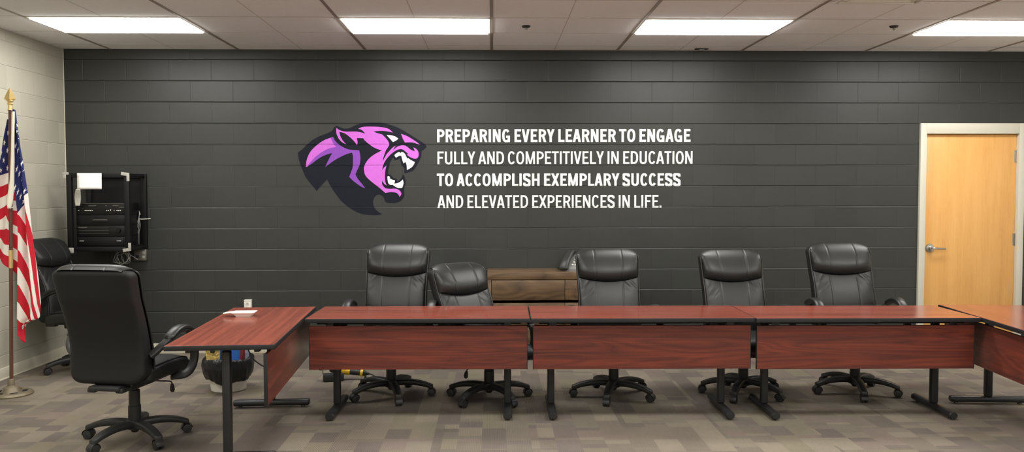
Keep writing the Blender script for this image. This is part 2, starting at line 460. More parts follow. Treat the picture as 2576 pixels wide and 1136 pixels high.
# the same fittings of the nearer rows, out of the picture: only the light they give
for y in (4.37, 1.95, -0.47):
    for x in (-3.051, -0.613, 1.825, 4.264):
        L = bpy.data.lights.new('ceiling_panel', 'AREA'); L.shape = 'RECTANGLE'; L.size = 1.16; L.size_y = 0.56
        L.energy = LIGHT_L*PI*1.16*0.56; L.color = (1.0, 0.98, 0.94)
        o = bpy.data.objects.new('ceiling_panel', L); COL.objects.link(o); o.location = (x, y, HC-0.012)
# sprinklers
def sprinkler(x, y, label, first=[None]):
    if first[0] is None:
        r = thing('fire_sprinkler', label, 'sprinkler', (x, y, HC), 0, 'ceiling fire sprinklers')
        MB().lathe([(0.037, 0.0), (0.036, -0.005), (0.030, -0.013), (0.016, -0.016), (0.012, -0.012)], 28).build('escutcheon', M['brown_knob'], r)
        m = MB().cyl((0,0,-0.010), (0,0,-0.030), 0.006, 12)
        m.tube([(-0.008,0,-0.014), (-0.010,0,-0.028), (0,0,-0.040)], 0.0022, 6).tube([(0.008,0,-0.014), (0.010,0,-0.028), (0,0,-0.040)], 0.0022, 6)
        h = m.build('sprinkler_head', M['steel'], r)
        MB().lathe([(0.0, -0.037), (0.013, -0.0385), (0.013, -0.041), (0.0, -0.042)], 16).build('deflector', M['white_plastic'], h)
        first[0] = r
    else:
        r = copy_tree(first[0]); r.location = (x, y, HC); r['label'] = label
    return r
sprinkler(0.283, 6.79, 'small pendant fire sprinkler in the ceiling right of the light above the emblem')
sprinkler(3.349, 6.74, 'small pendant fire sprinkler in the ceiling left of the light above the door')
r = thing('ceiling_bracket', 'small dark metal plate on the ceiling edge close to the charcoal wall', 'bracket', (2.017, 7.825, HC))
MB().box((0, 0, -0.004), (0.125, 0.055, 0.008), 0.002).build('plate', M['brown_knob'], r)
MB().box((0, 0, -0.010), (0.05, 0.03, 0.006), 0.001).build('clip', M['steel'], r)
r = thing('ceiling_vent', 'square white ceiling air vent at the top edge, right of the centre', 'vent', (2.79, 5.60, HC))
m = MB()
for a in (-1, 1):
    m.box((a*0.295, 0, -0.008), (0.025, 0.61, 0.016), 0.003); m.box((0, a*0.2925, -0.008), (0.565, 0.025, 0.016), 0.003)
m.build('vent_frame', M['white_plastic'], r)
for k in range(3):
    q = 0.23-k*0.075; m = MB()
    for a in (-1, 1):
        m.box((a*q, 0, -0.010), (0.010, 2*q, 0.02), M=Matrix.Identity(4)); m.box((0, a*q, -0.010), (2*q-0.01, 0.010, 0.02))
    m.build('louvre', M['white_plastic'], r)

# ================================================================== TABLES
TH = 0.7125
def make_table(label, L=1.522, D=0.605):
    r = thing('training_table', label, 'table', (0,0,0), 0, 'mahogany training tables set in a horseshoe')
    top = MB().box((0, 0, TH-0.0125), (L-0.008, D-0.008, 0.025), 0.001, 1).build('tabletop', M['mahogany'], r)
    m = MB()
    for a in (-1, 1):
        m.box((0, a*(D/2-0.002), TH-0.0155), (L, 0.004, 0.028), 0.0015); m.box((a*(L/2-0.002), 0, TH-0.0155), (0.004, D-0.008, 0.028), 0.0015)
    m.build('edge_band', M['black_edge'], top)
    m = MB().box((0, 0, TH-0.0275), (L-0.012, D-0.012, 0.004)); m.build('underside', M['black_edge'], top)
    m = MB().box((0, -0.19, TH-0.042), (L-0.12, 0.03, 0.024), 0.003).box((0, 0.19, TH-0.042), (L-0.12, 0.03, 0.024), 0.003)
    m.build('support_rail', M['black_metal'], r)
    for a in (-1, 1):
        x = a*(L/2-0.152)
        m = MB().box((x, 0, 0.355), (0.050, 0.050, 0.60), 0.012, 3)
        m.box((x, 0, TH-0.041), (0.060, 0.42, 0.0235), 0.003)
        lg = m.build('leg', M['black_metal'], r)
        m = MB().tube([(x, -0.270, 0.035), (x, -0.262, 0.035), (x, 0.262, 0.035), (x, 0.270, 0.035)], [0.8, 1.0, 1.0, 0.8], 16, sec=(0.0235, 0.030, 2.6), up=(0,0,1))
        ft = m.build('foot', M['black_metal'], lg)
        for q in (-1, 1): MB().lathe([(0.014, 0.0), (0.016, 0.003), (0.012, 0.012)], 12, o=(x, q*0.225, 0.0)).build('glide', M['black_plastic'], lg)
        MB().box((x, -D/2+0.067, 0.650), (0.05, 0.006, 0.066), 0.001).build('panel_bracket', M['black_metal'], lg)
    p = MB().box((0, -D/2+0.055, 0.5055), (L-0.038, 0.018, 0.298), 0.001, 1).build('modesty_panel', M['mahogany_panel'], r)
    for a in (-1, 1): MB().box((a*(L/2-0.018), -D/2+0.055, 0.5055), (0.004, 0.022, 0.301), 0.001).build('edge_band', M['black_edge'], p)
    return r
T1 = make_table('mahogany table of the row directly below the panther emblem')
def place(o, x, y, deg, label=None):
    o.location = (x, y, 0); o.rotation_euler = (0, 0, math.radians(deg))
    if label: o['label'] = label
tabs = [T1]+[copy_tree(T1) for _ in range(4)]
place(tabs[0], -0.503, 5.765, -0.9)
place(tabs[1], 1.024, 5.735, -1.0, 'mahogany table in the middle of the row, below the wall lettering')
place(tabs[2], 2.547, 5.690, -1.0, 'mahogany table of the row nearest the maple door')
place(tabs[3], -1.575, 5.297, 93.6, 'mahogany side table with the small white tray on top')
place(tabs[4], 3.600, 5.24, -95.2, 'mahogany side table running forward from the door end of the row')

# white tray on the left table
tr = thing('plastic_tray', 'small white plastic tray with a handle on the left side table', 'tray', (-1.735, 5.615, TH), math.radians(2))
def trayshell():
    m = MB(); secs = []
    def ring(w, d, z, r=0.012, n=5):
        out = []
        for cx, cy, a0 in ((w/2-r, d/2-r, 0), (-w/2+r, d/2-r, PI/2), (-w/2+r, -d/2+r, PI), (w/2-r, -d/2+r, 3*PI/2)):
            for k in range(n):
                a = a0+PI/2*k/(n-1); out.append((cx+r*math.cos(a)+0.02, cy+r*math.sin(a), z))
        return out
    R = [ring(0.10, 0.075, 0.0), ring(0.14, 0.105, 0.024), ring(0.155, 0.115, 0.027), ring(0.155, 0.115, 0.031), ring(0.135, 0.10, 0.031), ring(0.10, 0.075, 0.004)]
    n = len(R[0]); v = sum(R, []); f = [tuple(reversed(range(n)))]
    for i in range(len(R)-1):
        for k in range(n): f.append((i*n+k, i*n+(k+1) % n, (i+1)*n+(k+1) % n, (i+1)*n+k))
    f.append(tuple((len(R)-1)*n+k for k in range(n)))
    return m.add(v, f)
trayshell().build('tray_body', M['tray_white'], tr)
MB().tube([(-0.055, 0, 0.028), (-0.08, 0, 0.026), (-0.11, 0, 0.022), (-0.122, 0, 0.020)], [1, 0.95, 0.9, 0.5], 12, sec=(0.006, 0.028, 3), up=(0,0,1)).build('tray_handle', M['tray_white'], tr)
m = MB()
for k in range(6): m.box((-0.02+k*0.018, 0.01*math.sin(k*2), 0.027), (0.014, 0.05, 0.014+0.006*math.sin(k*3.1)), 0.004)
m.build('tray_contents', M['paper'], tr)

# ================================================================== CHAIRS
def sgnp(c, e): return math.copysign(abs(c)**e, c)
def back_axis(v):     # centre line of the backrest, v 0..1
    z = 0.395+0.700*v
    y = 0.235-0.028*math.sin(PI*min(v*1.35, 1.0))+0.140*v**1.5
    return y, z
def back_hw(v):
    w = 0.250-0.012*math.sin(PI*v)+0.004*v
    d = 0.700
    rb, rt = 0.09, 0.052
    if v*d < rb: w -= rb-math.sqrt(max(0, rb*rb-(rb-v*d)**2))
    if (1-v)*d < rt: w -= rt-math.sqrt(max(0, rt*rt-(rt-(1-v)*d)**2))
    return w
def back_th(v):
    t = 0.062-0.006*v
    e = min(v, 1-v)*0.700
    if e < 0.035: t *= 0.45+0.55*math.sqrt(max(0, 1-((0.035-e)/0.035)**2))
    return t
def crease(s): return 0.722-0.045*(1-s*s)
def make_chair():
    r = thing('office_chair', '', 'chair', (0,0,0), 0, 'black leather executive chairs')
    # --- seat
    def seat_fn(u, w):
        y = 0.225-0.485*w; e = min(w, 1-w)*0.485
        k = 1.0 if e > 0.05 else math.sqrt(max(0.0, 1-((0.05-e)/0.05)**2))*0.85+0.15
        hw = 0.252*(0.86+0.14*k)-0.02*max(0, 0.3-w); ht = 0.058*k
        th = 2*PI*u; c, s = sgnp(math.cos(th), 0.34), sgnp(math.sin(th), 0.5)
        zc = 0.432-0.030*max(0, (w-0.72)/0.28)**2+0.008*math.sin(PI*w)
        z = zc+ht*s
        if s > 0:
            z += 0.012*s*(1-abs(c)**3)*math.sin(PI*w)
            for sx in (-0.47, 0.47): z -= 0.006*math.exp(-((c-sx)/0.035)**2)*s
        return (hw*c, y, z)
    m = MB().grid(seat_fn, 72, 40, True); n = 72
    m.f.append(tuple(reversed(range(n)))); m.s.append(True); m.f.append(tuple(39*n+k for k in range(n))); m.s.append(True)
    seat = m.build('seat', M['leather'], r, angle=70)
    path = [seat_fn(0.125*0.9, w/20) for w in range(1, 20)]
    right = [Vector(p) for p in path]; left = [Vector((-p.x, p.y, p.z)) for p in reversed(right)]
    MB().tube([p+Vector((0.004,0,0.002)) for p in right]+[p+Vector((-0.004,0,0.002)) for p in left], 0.0042, 6, closed=True).build('piping', M['leather_back'], seat)
    # --- backrest shell
    N = 48; rows = 44; v = []; f = []
    for j in range(rows):
        vv = j/(rows-1); vv = 0.5-0.5*math.cos(PI*vv)
        y, z = back_axis(vv); hw = back_hw(vv); th = back_th(vv)
        for k in range(N):
            a = 2*PI*k/N
            v.append((hw*sgnp(math.cos(a), 0.28), y+th*sgnp(math.sin(a), 0.45), z))
    for j in range(rows-1):
        for k in range(N): f.append((j*N+k, j*N+(k+1) % N, (j+1)*N+(k+1) % N, (j+1)*N+k))
    f.append(tuple(reversed(range(N)))); f.append(tuple((rows-1)*N+k for k in range(N)))
    back = MB().add(v, f).build('backrest', M['leather_back'], r, angle=60)
    seams = (-0.47, 0.47)
    def front(s, vv, bulge):
        y, z = back_axis(min(vv, 0.997)); hw = back_hw(min(vv, 0.997))
        return (hw*s*0.962, y-back_th(vv)*0.93-bulge, z)
    def head(u, w):
        s = 2*u-1; vc = crease(s); e4 = (1-abs(s)**5)**0.5; e3 = 1-abs(s)**6
        y1, z1 = back_axis(1.0); T = 0.050
        def fp(vv, bulge):
            y, z = back_axis(min(vv, 0.999)); return Vector((0, y-back_th(min(vv, 0.93))*0.93-bulge, z))
        dv = 1-vc
        K = [fp(vc, 0.004), fp(vc+0.09*dv, 0.004+0.036*e4), fp(vc+0.36*dv, 0.008+0.062*e4), fp(vc+0.70*dv, 0.008+0.044*e4), fp(vc+0.93*dv, 0.004+0.014*e4)]
        K[4].z += 0.006*e3
        K += [Vector((0, y1-0.018, z1+0.002+0.026*e3)), Vector((0, y1+0.022, z1+0.024*e3)), Vector((0, y1+0.050, z1-0.006+0.008*e3))]
        q = w*(len(K)-1); k = min(int(q), len(K)-2); t_ = q-k
        p0 = K[k-1] if k > 0 else K[0]*2-K[1]; p1, p2 = K[k], K[k+1]; p3 = K[k+2] if k+2 < len(K) else p2*2-p1
        p = 0.5*((2*p1)+(-p0+p2)*t_+(2*p0-5*p1+4*p2-p3)*t_*t_+(-p0+3*p1-3*p2+p3)*t_**3)
        g = sum(math.exp(-((s-k_*(0.90+0.14*w))/0.017)**2) for k_ in seams)*0.0055*min(1, w*6)
        for k_ in (-1, 1):
            e = 1-k_*s
            if e < 0.14 and 0.1 < w < 0.75: g -= 0.0009*math.sin(w*70)*math.exp(-(e-0.05)**2/0.003)
        p.y += g*(1-max(0, (w-0.55)/0.45)); p.z -= 0.5*g*max(0, (w-0.55)/0.45)
        hv = min(vc+(1-vc)*min(1.0, w/0.62), 0.962)
        hw_ = back_hw(hv); k_ = max(0.0, (w-0.66)/0.34); hw_ += (back_hw(0.996)-0.004-hw_)*min(1.0, k_*1.3)
        return (hw_*s*0.962, p.y, p.z)
    MB().grid(head, 91, 52).build('headrest', M['leather'], back, angle=80)
    rnd = random.Random(3)
    wr = [(rnd.choice((-1, 1))*rnd.uniform(0.52, 0.92), rnd.uniform(0.54, 0.68), rnd.uniform(0.04, 0.09), rnd.uniform(0.0016, 0.0038)) for _ in range(14)]
    def lumbar(u, w):
        s = 2*u-1; vc = crease(s); vv = 0.03+(vc-0.03)*w
        prof = max(0.0, math.sin(PI*(0.03+0.95*w)))**0.5
        b = 0.022*prof*(1-abs(s)**5)**0.5+0.006+0.010*math.sin(PI*w)**2*(1-s*s)
        for q in seams: b -= 0.0065*math.exp(-((s-q)/0.017)**2)*prof
        for (cx, cv, ln, am) in wr:
            sg = -1 if cx > 0 else 1
            if abs(cx) < 0.4: sg *= 0.35
            dx, dv = (s-cx)*0.25, (vv-cv)*0.70
            t_ = dx*0.75*sg+dv*0.66; q_ = dx*0.66*sg-dv*0.75
            b -= am*math.exp(-(q_/0.007)**2-(t_/ (ln*0.6))**2)
        return front(s, vv, b)
    MB().grid(lumbar, 101, 64).build('lumbar_cushion', M['leather'], back, angle=80)
    pth = []
    for k in range(2, 60):
        vv = k/60; y, z = back_axis(vv); pth.append((back_hw(vv)*0.985, y-back_th(vv)*0.95, z))
    y, z = back_axis(0.995)
    topc = [(back_hw(0.995)*(1-2*k/10), y-back_th(0.985)*0.9, z) for k in range(0, 11)]
    pth = pth+topc+[(-p[0], p[1], p[2]) for p in reversed(pth)]
    MB().tube([(q[0]*1.008, q[1], q[2]) for q in pth], 0.0056, 8).build('piping', M['leather'], back)
    # --- arms
    for a in (-1, 1):
        P = spline([(0.250, 0.215, 0.563), (0.292, 0.190, 0.606), (0.318, 0.135, 0.648), (0.322, 0.060, 0.679), (0.322, -0.01, 0.686), (0.322, -0.075, 0.671), (0.322, -0.125, 0.631), (0.322, -0.156, 0.573), (0.320, -0.160, 0.488), (0.312, -0.140, 0.425), (0.285, -0.11, 0.385), (0.20, -0.09, 0.372)], 5)
        m = MB().tube([(a*p.x, p.y, p.z) for p in P], 1.0, 12, sec=(0.015, 0.027, 3.2), up=(a*0.1, 0.6, 1))
        arm = m.build('armrest', M['black_plastic'], r)
        Q = spline([(0.321, 0.150, 0.652), (0.322, 0.10, 0.679), (0.322, 0.05, 0.697), (0.322, -0.01, 0.703), (0.322, -0.07, 0.689), (0.322, -0.12, 0.652), (0.322, -0.145, 0.612)], 5)
        rad = [0.35]+[0.85]+[1.0]*(len(Q)-4)+[0.85, 0.4]
        MB().tube([(a*p.x, p.y, p.z) for p in Q], rad, 14, sec=(0.018, 0.034, 2.6), up=(0, 0.3, 1)).build('arm_pad', M['leather'], arm)
    # --- mechanism
    m = MB().box((0, 0.03, 0.352), (0.16, 0.24, 0.055), 0.012).box((0, 0.02, 0.378), (0.34, 0.26, 0.010), 0.003).box((0, 0.235, 0.375), (0.20, 0.15, 0.030), 0.01)
    m.box((0.09, 0.25, 0.362), (0.05, 0.09, 0.03), 0.008).box((-0.09, 0.25, 0.362), (0.05, 0.09, 0.03), 0.008)
    mech = m.build('tilt_mechanism', M['black_plastic'], r)
    m = MB().tube(spline([(-0.05, -0.02, 0.355), (-0.16, -0.03, 0.352), (-0.225, -0.035, 0.350), (-0.235, -0.036, 0.335)], 4), 0.0045, 8)
    lev = m.build('tilt_lever', M['black_metal'], r)
    MB().tube([(-0.235, -0.036, 0.337), (-0.237, -0.034, 0.320), (-0.241, -0.030, 0.295), (-0.243, -0.028, 0.284)], [0.5, 1, 1.15, 0.6], 10, sec=(0.009, 0.019, 2.4), up=(1,0,0)).build('lever_paddle', M['brown_knob'], lev)
    # --- base
    m = MB().lathe([(0.022, 0.40), (0.024, 0.262), (0.025, 0.262)], 24)
    gas = m.build('gas_cylinder', M['black_metal'], r)
    MB().lathe([(0.028, 0.322), (0.033, 0.318), (0.034, 0.225), (0.038, 0.220), (0.039, 0.120), (0.036, 0.105)], 24).build('cylinder_sleeve', M['black_plastic'], gas)
    MB().lathe([(0.038, 0.136), (0.052, 0.130), (0.056, 0.105), (0.050, 0.078), (0.030, 0.070), (0.018, 0.052), (0.0, 0.052)], 28).build('base_hub', M['black_plastic'], r)
    def leg_mesh():
        P = [(0.03, 0, 0.106), (0.09, 0, 0.111), (0.15, 0, 0.111), (0.21, 0, 0.104), (0.262, 0, 0.092), (0.300, 0, 0.078), (0.320, 0, 0.073)]
        P = spline(P, 4); k = len(P); m = MB()
        # tapering rounded-rectangle arm
        N = 16; v = []; f = []
        for i, p in enumerate(P):
            t_ = i/(k-1); w = 0.034-0.010*t_; h = 0.023-0.006*t_
            if i == k-1: w *= 0.75; h *= 0.8
            for q in range(N):
                a = 2*PI*q/N
                v.append((p.x, w*sgnp(math.cos(a), 0.45), p.z+h*sgnp(math.sin(a), 0.55)))
        for i in range(k-1):
            for q in range(N): f.append((i*N+q, i*N+(q+1) % N, (i+1)*N+(q+1) % N, (i+1)*N+q))
        f.append(tuple(range(N))); f.append(tuple((k-1)*N+q for q in reversed(range(N))))
        return m.add(v, f)
    def caster_mesh():
        m = MB()
        Rm = Matrix.Translation((0.308, 0, 0.0))
        for q in (-1, 1):
            m.lathe([(0.0, 0.004), (0.020, 0.004), (0.0275, 0.006), (0.030, 0.013), (0.0275, 0.0235), (0.013, 0.026), (0.0, 0.026)], 24,
                    M=Rm @ Matrix.Translation((0, 0, 0.0302)) @ Matrix.Rotation(q*PI/2, 4, 'X'))
        m.cyl((0.308, -0.02, 0.0302), (0.308, 0.02, 0.0302), 0.006, 10)
        # hood
        v = []; f = []; K = 9
        for i in range(K):
            a = math.radians(-10+200*i/(K-1))
            for rr_, yy in ((0.0335, -0.024), (0.0355, -0.010), (0.0355, 0.010), (0.0335, 0.024)):
                v.append((0.308+rr_*math.cos(a), yy, 0.032+rr_*math.sin(a)))
        for i in range(K-1):
            for q in range(3): f.append((i*4+q, i*4+q+1, (i+1)*4+q+1, (i+1)*4+q))
        m.add(v, f)
        m.cyl((0.303, 0, 0.055), (0.303, 0, 0.080), 0.009, 12)
        return m
    lm = leg_mesh().mesh('leg'); lm.materials.append(M['black_plastic'])
    cm = caster_mesh().mesh('caster'); cm.materials.append(M['black_plastic'])
    for k in range(5):
        lg = bpy.data.objects.new('leg', lm); COL.objects.link(lg); lg.parent = r
        ca = bpy.data.objects.new('caster', cm); COL.objects.link(ca); ca.parent = lg
    return r
def pose_chair(r, x, y, facing, base, lift, tilt, label):
    r.location = (x, y, 0); r.rotation_euler = (0, 0, math.radians(facing)); r['label'] = label
    k = 0
    T = Matrix.Translation((0, 0, lift)) @ Matrix.Translation((0, 0.05, 0.37)) @ Matrix.Rotation(math.radians(-tilt), 4, 'X') @ Matrix.Translation((0, -0.05, -0.37))
    for c in r.children:
        nm = c.name.split('.')[0]
        if nm == 'leg':
            c.rotation_euler = (0, 0, math.radians(base+72*k-facing)); k += 1
        elif nm in ('seat', 'backrest', 'armrest'): c.matrix_local = T
        elif nm in ('tilt_mechanism', 'tilt_lever'): c.location = (0, 0, lift)
ch0 = make_chair()
chairs = [ch0]+[copy_tree(ch0) for _ in range(6)]
pose_chair(chairs[0], -2.268, 5.14, 171, 174, 0.022, 0, 'black leather office chair seen from behind, beside the table with the tray')
pose_chair(chairs[1], -3.60, 7.22, 84, 150, 0.05, 2, 'black leather office chair under the equipment rack, against the beige wall')
pose_chair(chairs[2], -0.780, 6.20, -4, 215, 0.025, 0, 'tall black leather office chair right below the panther emblem')
pose_chair(chairs[3], -0.028, 6.08, 38, 160, -0.082, 6, 'low black leather office chair turned and leaning back beside the wooden cabinet')
pose_chair(chairs[4], 0.925, 6.14, 1, 180, -0.015, 0, 'black leather office chair in front of the wooden cabinet and desk phone')
pose_chair(chairs[5], 1.935, 6.17, 2, 168, -0.025, 0, 'black leather office chair in the row, second from the maple door')
pose_chair(chairs[6], 2.820, 6.20, 0, 186, 0.025, 0, 'tall black leather office chair nearest the maple door')
# ================================================================== WALL ART
E00 = (-1.916, 2.311); EX = (1.382/1515, 0.0006/1515); EZ = (-0.010/1136, -1.042/1136)
def ew(p): return (E00[0]+p[0]*EX[0]+p[1]*EZ[0], E00[1]+p[0]*EX[1]+p[1]*EZ[1])
def outline(spec, n=5):
    """spec: points (x,y) smooth or (x,y,1) corner"""
    P = [(p[0], p[1]) for p in spec]; c = [len(p) > 2 for p in spec]; m = len(P); out = []
    for i in range(m):
        p1 = Vector(P[i]); p2 = Vector(P[(i+1) % m]); p0 = Vector(P[i-1]); p3 = Vector(P[(i+2) % m])
        if c[i]: p0 = p1*2-p2
        if c[(i+1) % m]: p3 = p2*2-p1
        if c[i] and c[(i+1) % m]: out.append(tuple(p1)); continue
        for k in range(n):
            t = k/n
            q = 0.5*((2*p1)+(-p0+p2)*t+(2*p0-5*p1+4*p2-p3)*t*t+(-p0+3*p1-3*p2+p3)*t**3)
            out.append((q.x, q.y))
    return out
def flat_art(name, spec, mat, parent, d0, d1, label=None):
    poly = [ew(p) for p in outline(spec)]
    bm = bmesh.new()
    vs = [bm.verts.new((u, DY-d1, w)) for u, w in poly]
    es = [bm.edges.new((vs[i], vs[(i+1) % len(vs)])) for i in range(len(vs))]
    bmesh.ops.triangle_fill(bm, use_beauty=True, use_dissolve=False, edges=es)
    r_ = bmesh.ops.extrude_face_region(bm, geom=bm.faces[:])
    for g in r_['geom']:
        if isinstance(g, bmesh.types.BMVert): g.co.y = DY-d0
    bmesh.ops.recalc_face_normals(bm, faces=bm.faces[:])
    me = bpy.data.meshes.new(name); bm.to_mesh(me); bm.free(); me.materials.append(mat)
    o = bpy.data.objects.new(name, me); COL.objects.link(o); o.parent = parent
    if label: o['label'] = label
    return o
emb = thing('wall_emblem', 'purple, pink and navy roaring panther head painted on the charcoal wall', 'emblem')
SIL = [(40,395),(65,372),(95,348),(130,312),(200,255),(260,222),(330,196),(395,165),(420,130),(450,112),(490,126),(540,140),(600,128),(665,97),(740,82),(800,76),(870,76),(930,80),(1050,110),(1140,150),(1280,235),(1380,300),(1402,332),(1370,365),(1352,378),(1345,440),(1310,510),(1270,575),(1225,598),(1170,613,1),
 (1166,590),(1166,556),(1138,530),(1133,505),(1126,480),(1116,456,1),(1098,466),(1073,472),(1058,465),(1051,450),(1038,462),(1018,495),(1008,530),(998,576),(993,611,1),(1000,621),(1023,628),(1038,646),(1058,663),(1086,668,1),(1090,696,1),(1113,686),(1138,656),(1146,633),(1156,626,1),
 (1168,641),(1181,691),(1178,736),(1168,765),(1168,806),(1168,851),(1148,886),(1118,911),(1073,926),(1023,926),(985,922),(961,911,1),(956,886),(938,856),(913,841),(888,838),(863,853),(843,881),(836,916),(843,956),(863,991),(893,1021),(933,1043,1),
 (873,1056),(798,1053),(740,1047),(690,1034),(625,1003),(550,951),(490,896),(440,831),(395,766),(365,711),(347,676,1),(300,726),(270,758),(237,798,1),(215,771),(185,736),(145,686),(110,631),(90,581),(72,538),(56,490),(45,445)]
flat_art('silhouette', SIL, M['ink'], emb, 0.0, 0.0010)
P1 = [(122,543,1),(127,495),(145,430),(185,365),(250,305),(320,260),(385,235,1),(398,265),(415,297),(442,332,1),(400,340),(350,355),(300,382),(250,415),(210,450),(165,500),(137,540,1)]
U1 = [(385,235,1),(412,228,1),(430,265),(465,300),(500,325),(550,350),(600,362),(687,368,1),(697,415),(700,465),(692,520),(682,545),(665,581),(647,624,1),(675,671),(715,721),(752,767,1),(715,756),(675,728),(625,691),(582,648,1),(600,601),(617,551),(622,475),(620,425),(612,392,1),(550,410),(475,445),(415,480),(360,520),(327,545,1),(345,505),(375,445),(402,397,1),(350,410),(290,435),(235,470),(190,505),(137,540,1),(165,500),(210,450),(250,415),(300,382),(350,355),(400,340),(442,332,1),(415,297),(398,265)]
HD = [(447,131,1),(480,155),(535,170),(600,171),(660,171),(710,180),(753,194,1),(728,165),(703,148),(676,141,1),(723,122),(798,118),(883,120),(953,129),(1003,145),(1046,181,1),(993,170),(933,163),(883,165),(838,171,1),(883,188),(931,201,1),(968,238),(996,275),(1008,308,1),(993,335),(973,365),(956,410),(943,450),(938,483,1),
 (953,455),(978,410),(1013,370),(1048,335),(1076,320,1),(1056,348),(1046,367,1),(1073,345),(1098,327),(1143,316),(1178,320),(1203,335),(1233,360),(1278,381,1),(1271,357),(1261,337,1),(1288,350),(1311,375),(1319,410),(1313,440),(1293,457),(1263,455),(1228,440),(1203,422),(1193,407,1),(1211,408,1),(1183,385),(1153,362),(1123,356),(1088,365),(1048,390),(1013,420),(978,460),(953,500),(938,540),(933,581,1),
 (946,556),(978,528,1),(968,566),(961,616),(961,666),(968,711),(983,741,1),(958,726),(941,706),(931,688,1),(931,721),(943,746),(968,768),(1013,776),(1063,773),(1098,781),(1126,803),(1136,831),(1118,863,1),(1108,841),(1088,821),(1053,812),(1013,811),(968,820,1),(933,791),(888,753),(823,703),(773,658),(748,621),(738,566),(741,540),(758,500),(793,455),(843,415),(888,390),(927,369,1),(888,357),(838,335),(788,300),(748,265),(730,240,1),(662,239,1),(670,280),(665,315,1),(640,280),(590,230),(535,190),(477,172,1),(487,215),(510,260),(552,307,1),(510,285),(475,250),(452,205),(444,165)]
BR = [(1131,194,1),(1193,217),(1253,252),(1303,285),(1336,312,1),(1298,300),(1263,287),(1223,284),(1173,286,1),(1153,250)]
EY = [(978,207,1),(1023,210),(1068,222),(1104,245,1),(1078,265),(1046,282,1),(1018,250)]
flat_art('neck_marking', P1, M['pink'], emb, 0.0005, 0.0016, 'orchid pink neck crest')
flat_art('neck_shading', U1, M['purple'], emb, 0.0005, 0.0016, 'violet band along the neck')
flat_art('face_marking', HD, M['pink'], emb, 0.0005, 0.0016, 'orchid pink face, ear and jaw')
flat_art('brow_marking', BR, M['pink'], emb, 0.0005, 0.0016)
flat_art('eye', EY, M['white_paint'], emb, 0.0005, 0.0016)
TE = [[(1063,421),(1078,404),(1106,388),(1122,392),(1133,412),(1130,424),(1105,430),(1083,443),(1072,438)],
      [(1131,415,1),(1131,394),(1143,386),(1168,400),(1188,435),(1197,457,1),(1208,452),(1238,472),(1278,492,1),(1268,520),(1248,545),(1226,560),(1196,577,1),(1191,525),(1181,492,1),(1158,505,1),(1146,470)],
      [(988,648),(998,641),(1013,648),(1016,655),(1011,663),(1038,678),(1068,686,1),(1066,703),(1058,721,1),(1043,733),(1018,733),(998,716),(991,686)],
      [(1058,721,1),(1093,716),(1128,698),(1151,677,1),(1159,711),(1151,751),(1143,766,1),(1103,766),(1068,751),(1043,733,1)]]
for q in TE: flat_art('tooth', q, M['white_paint'], emb, 0.0005, 0.0016)

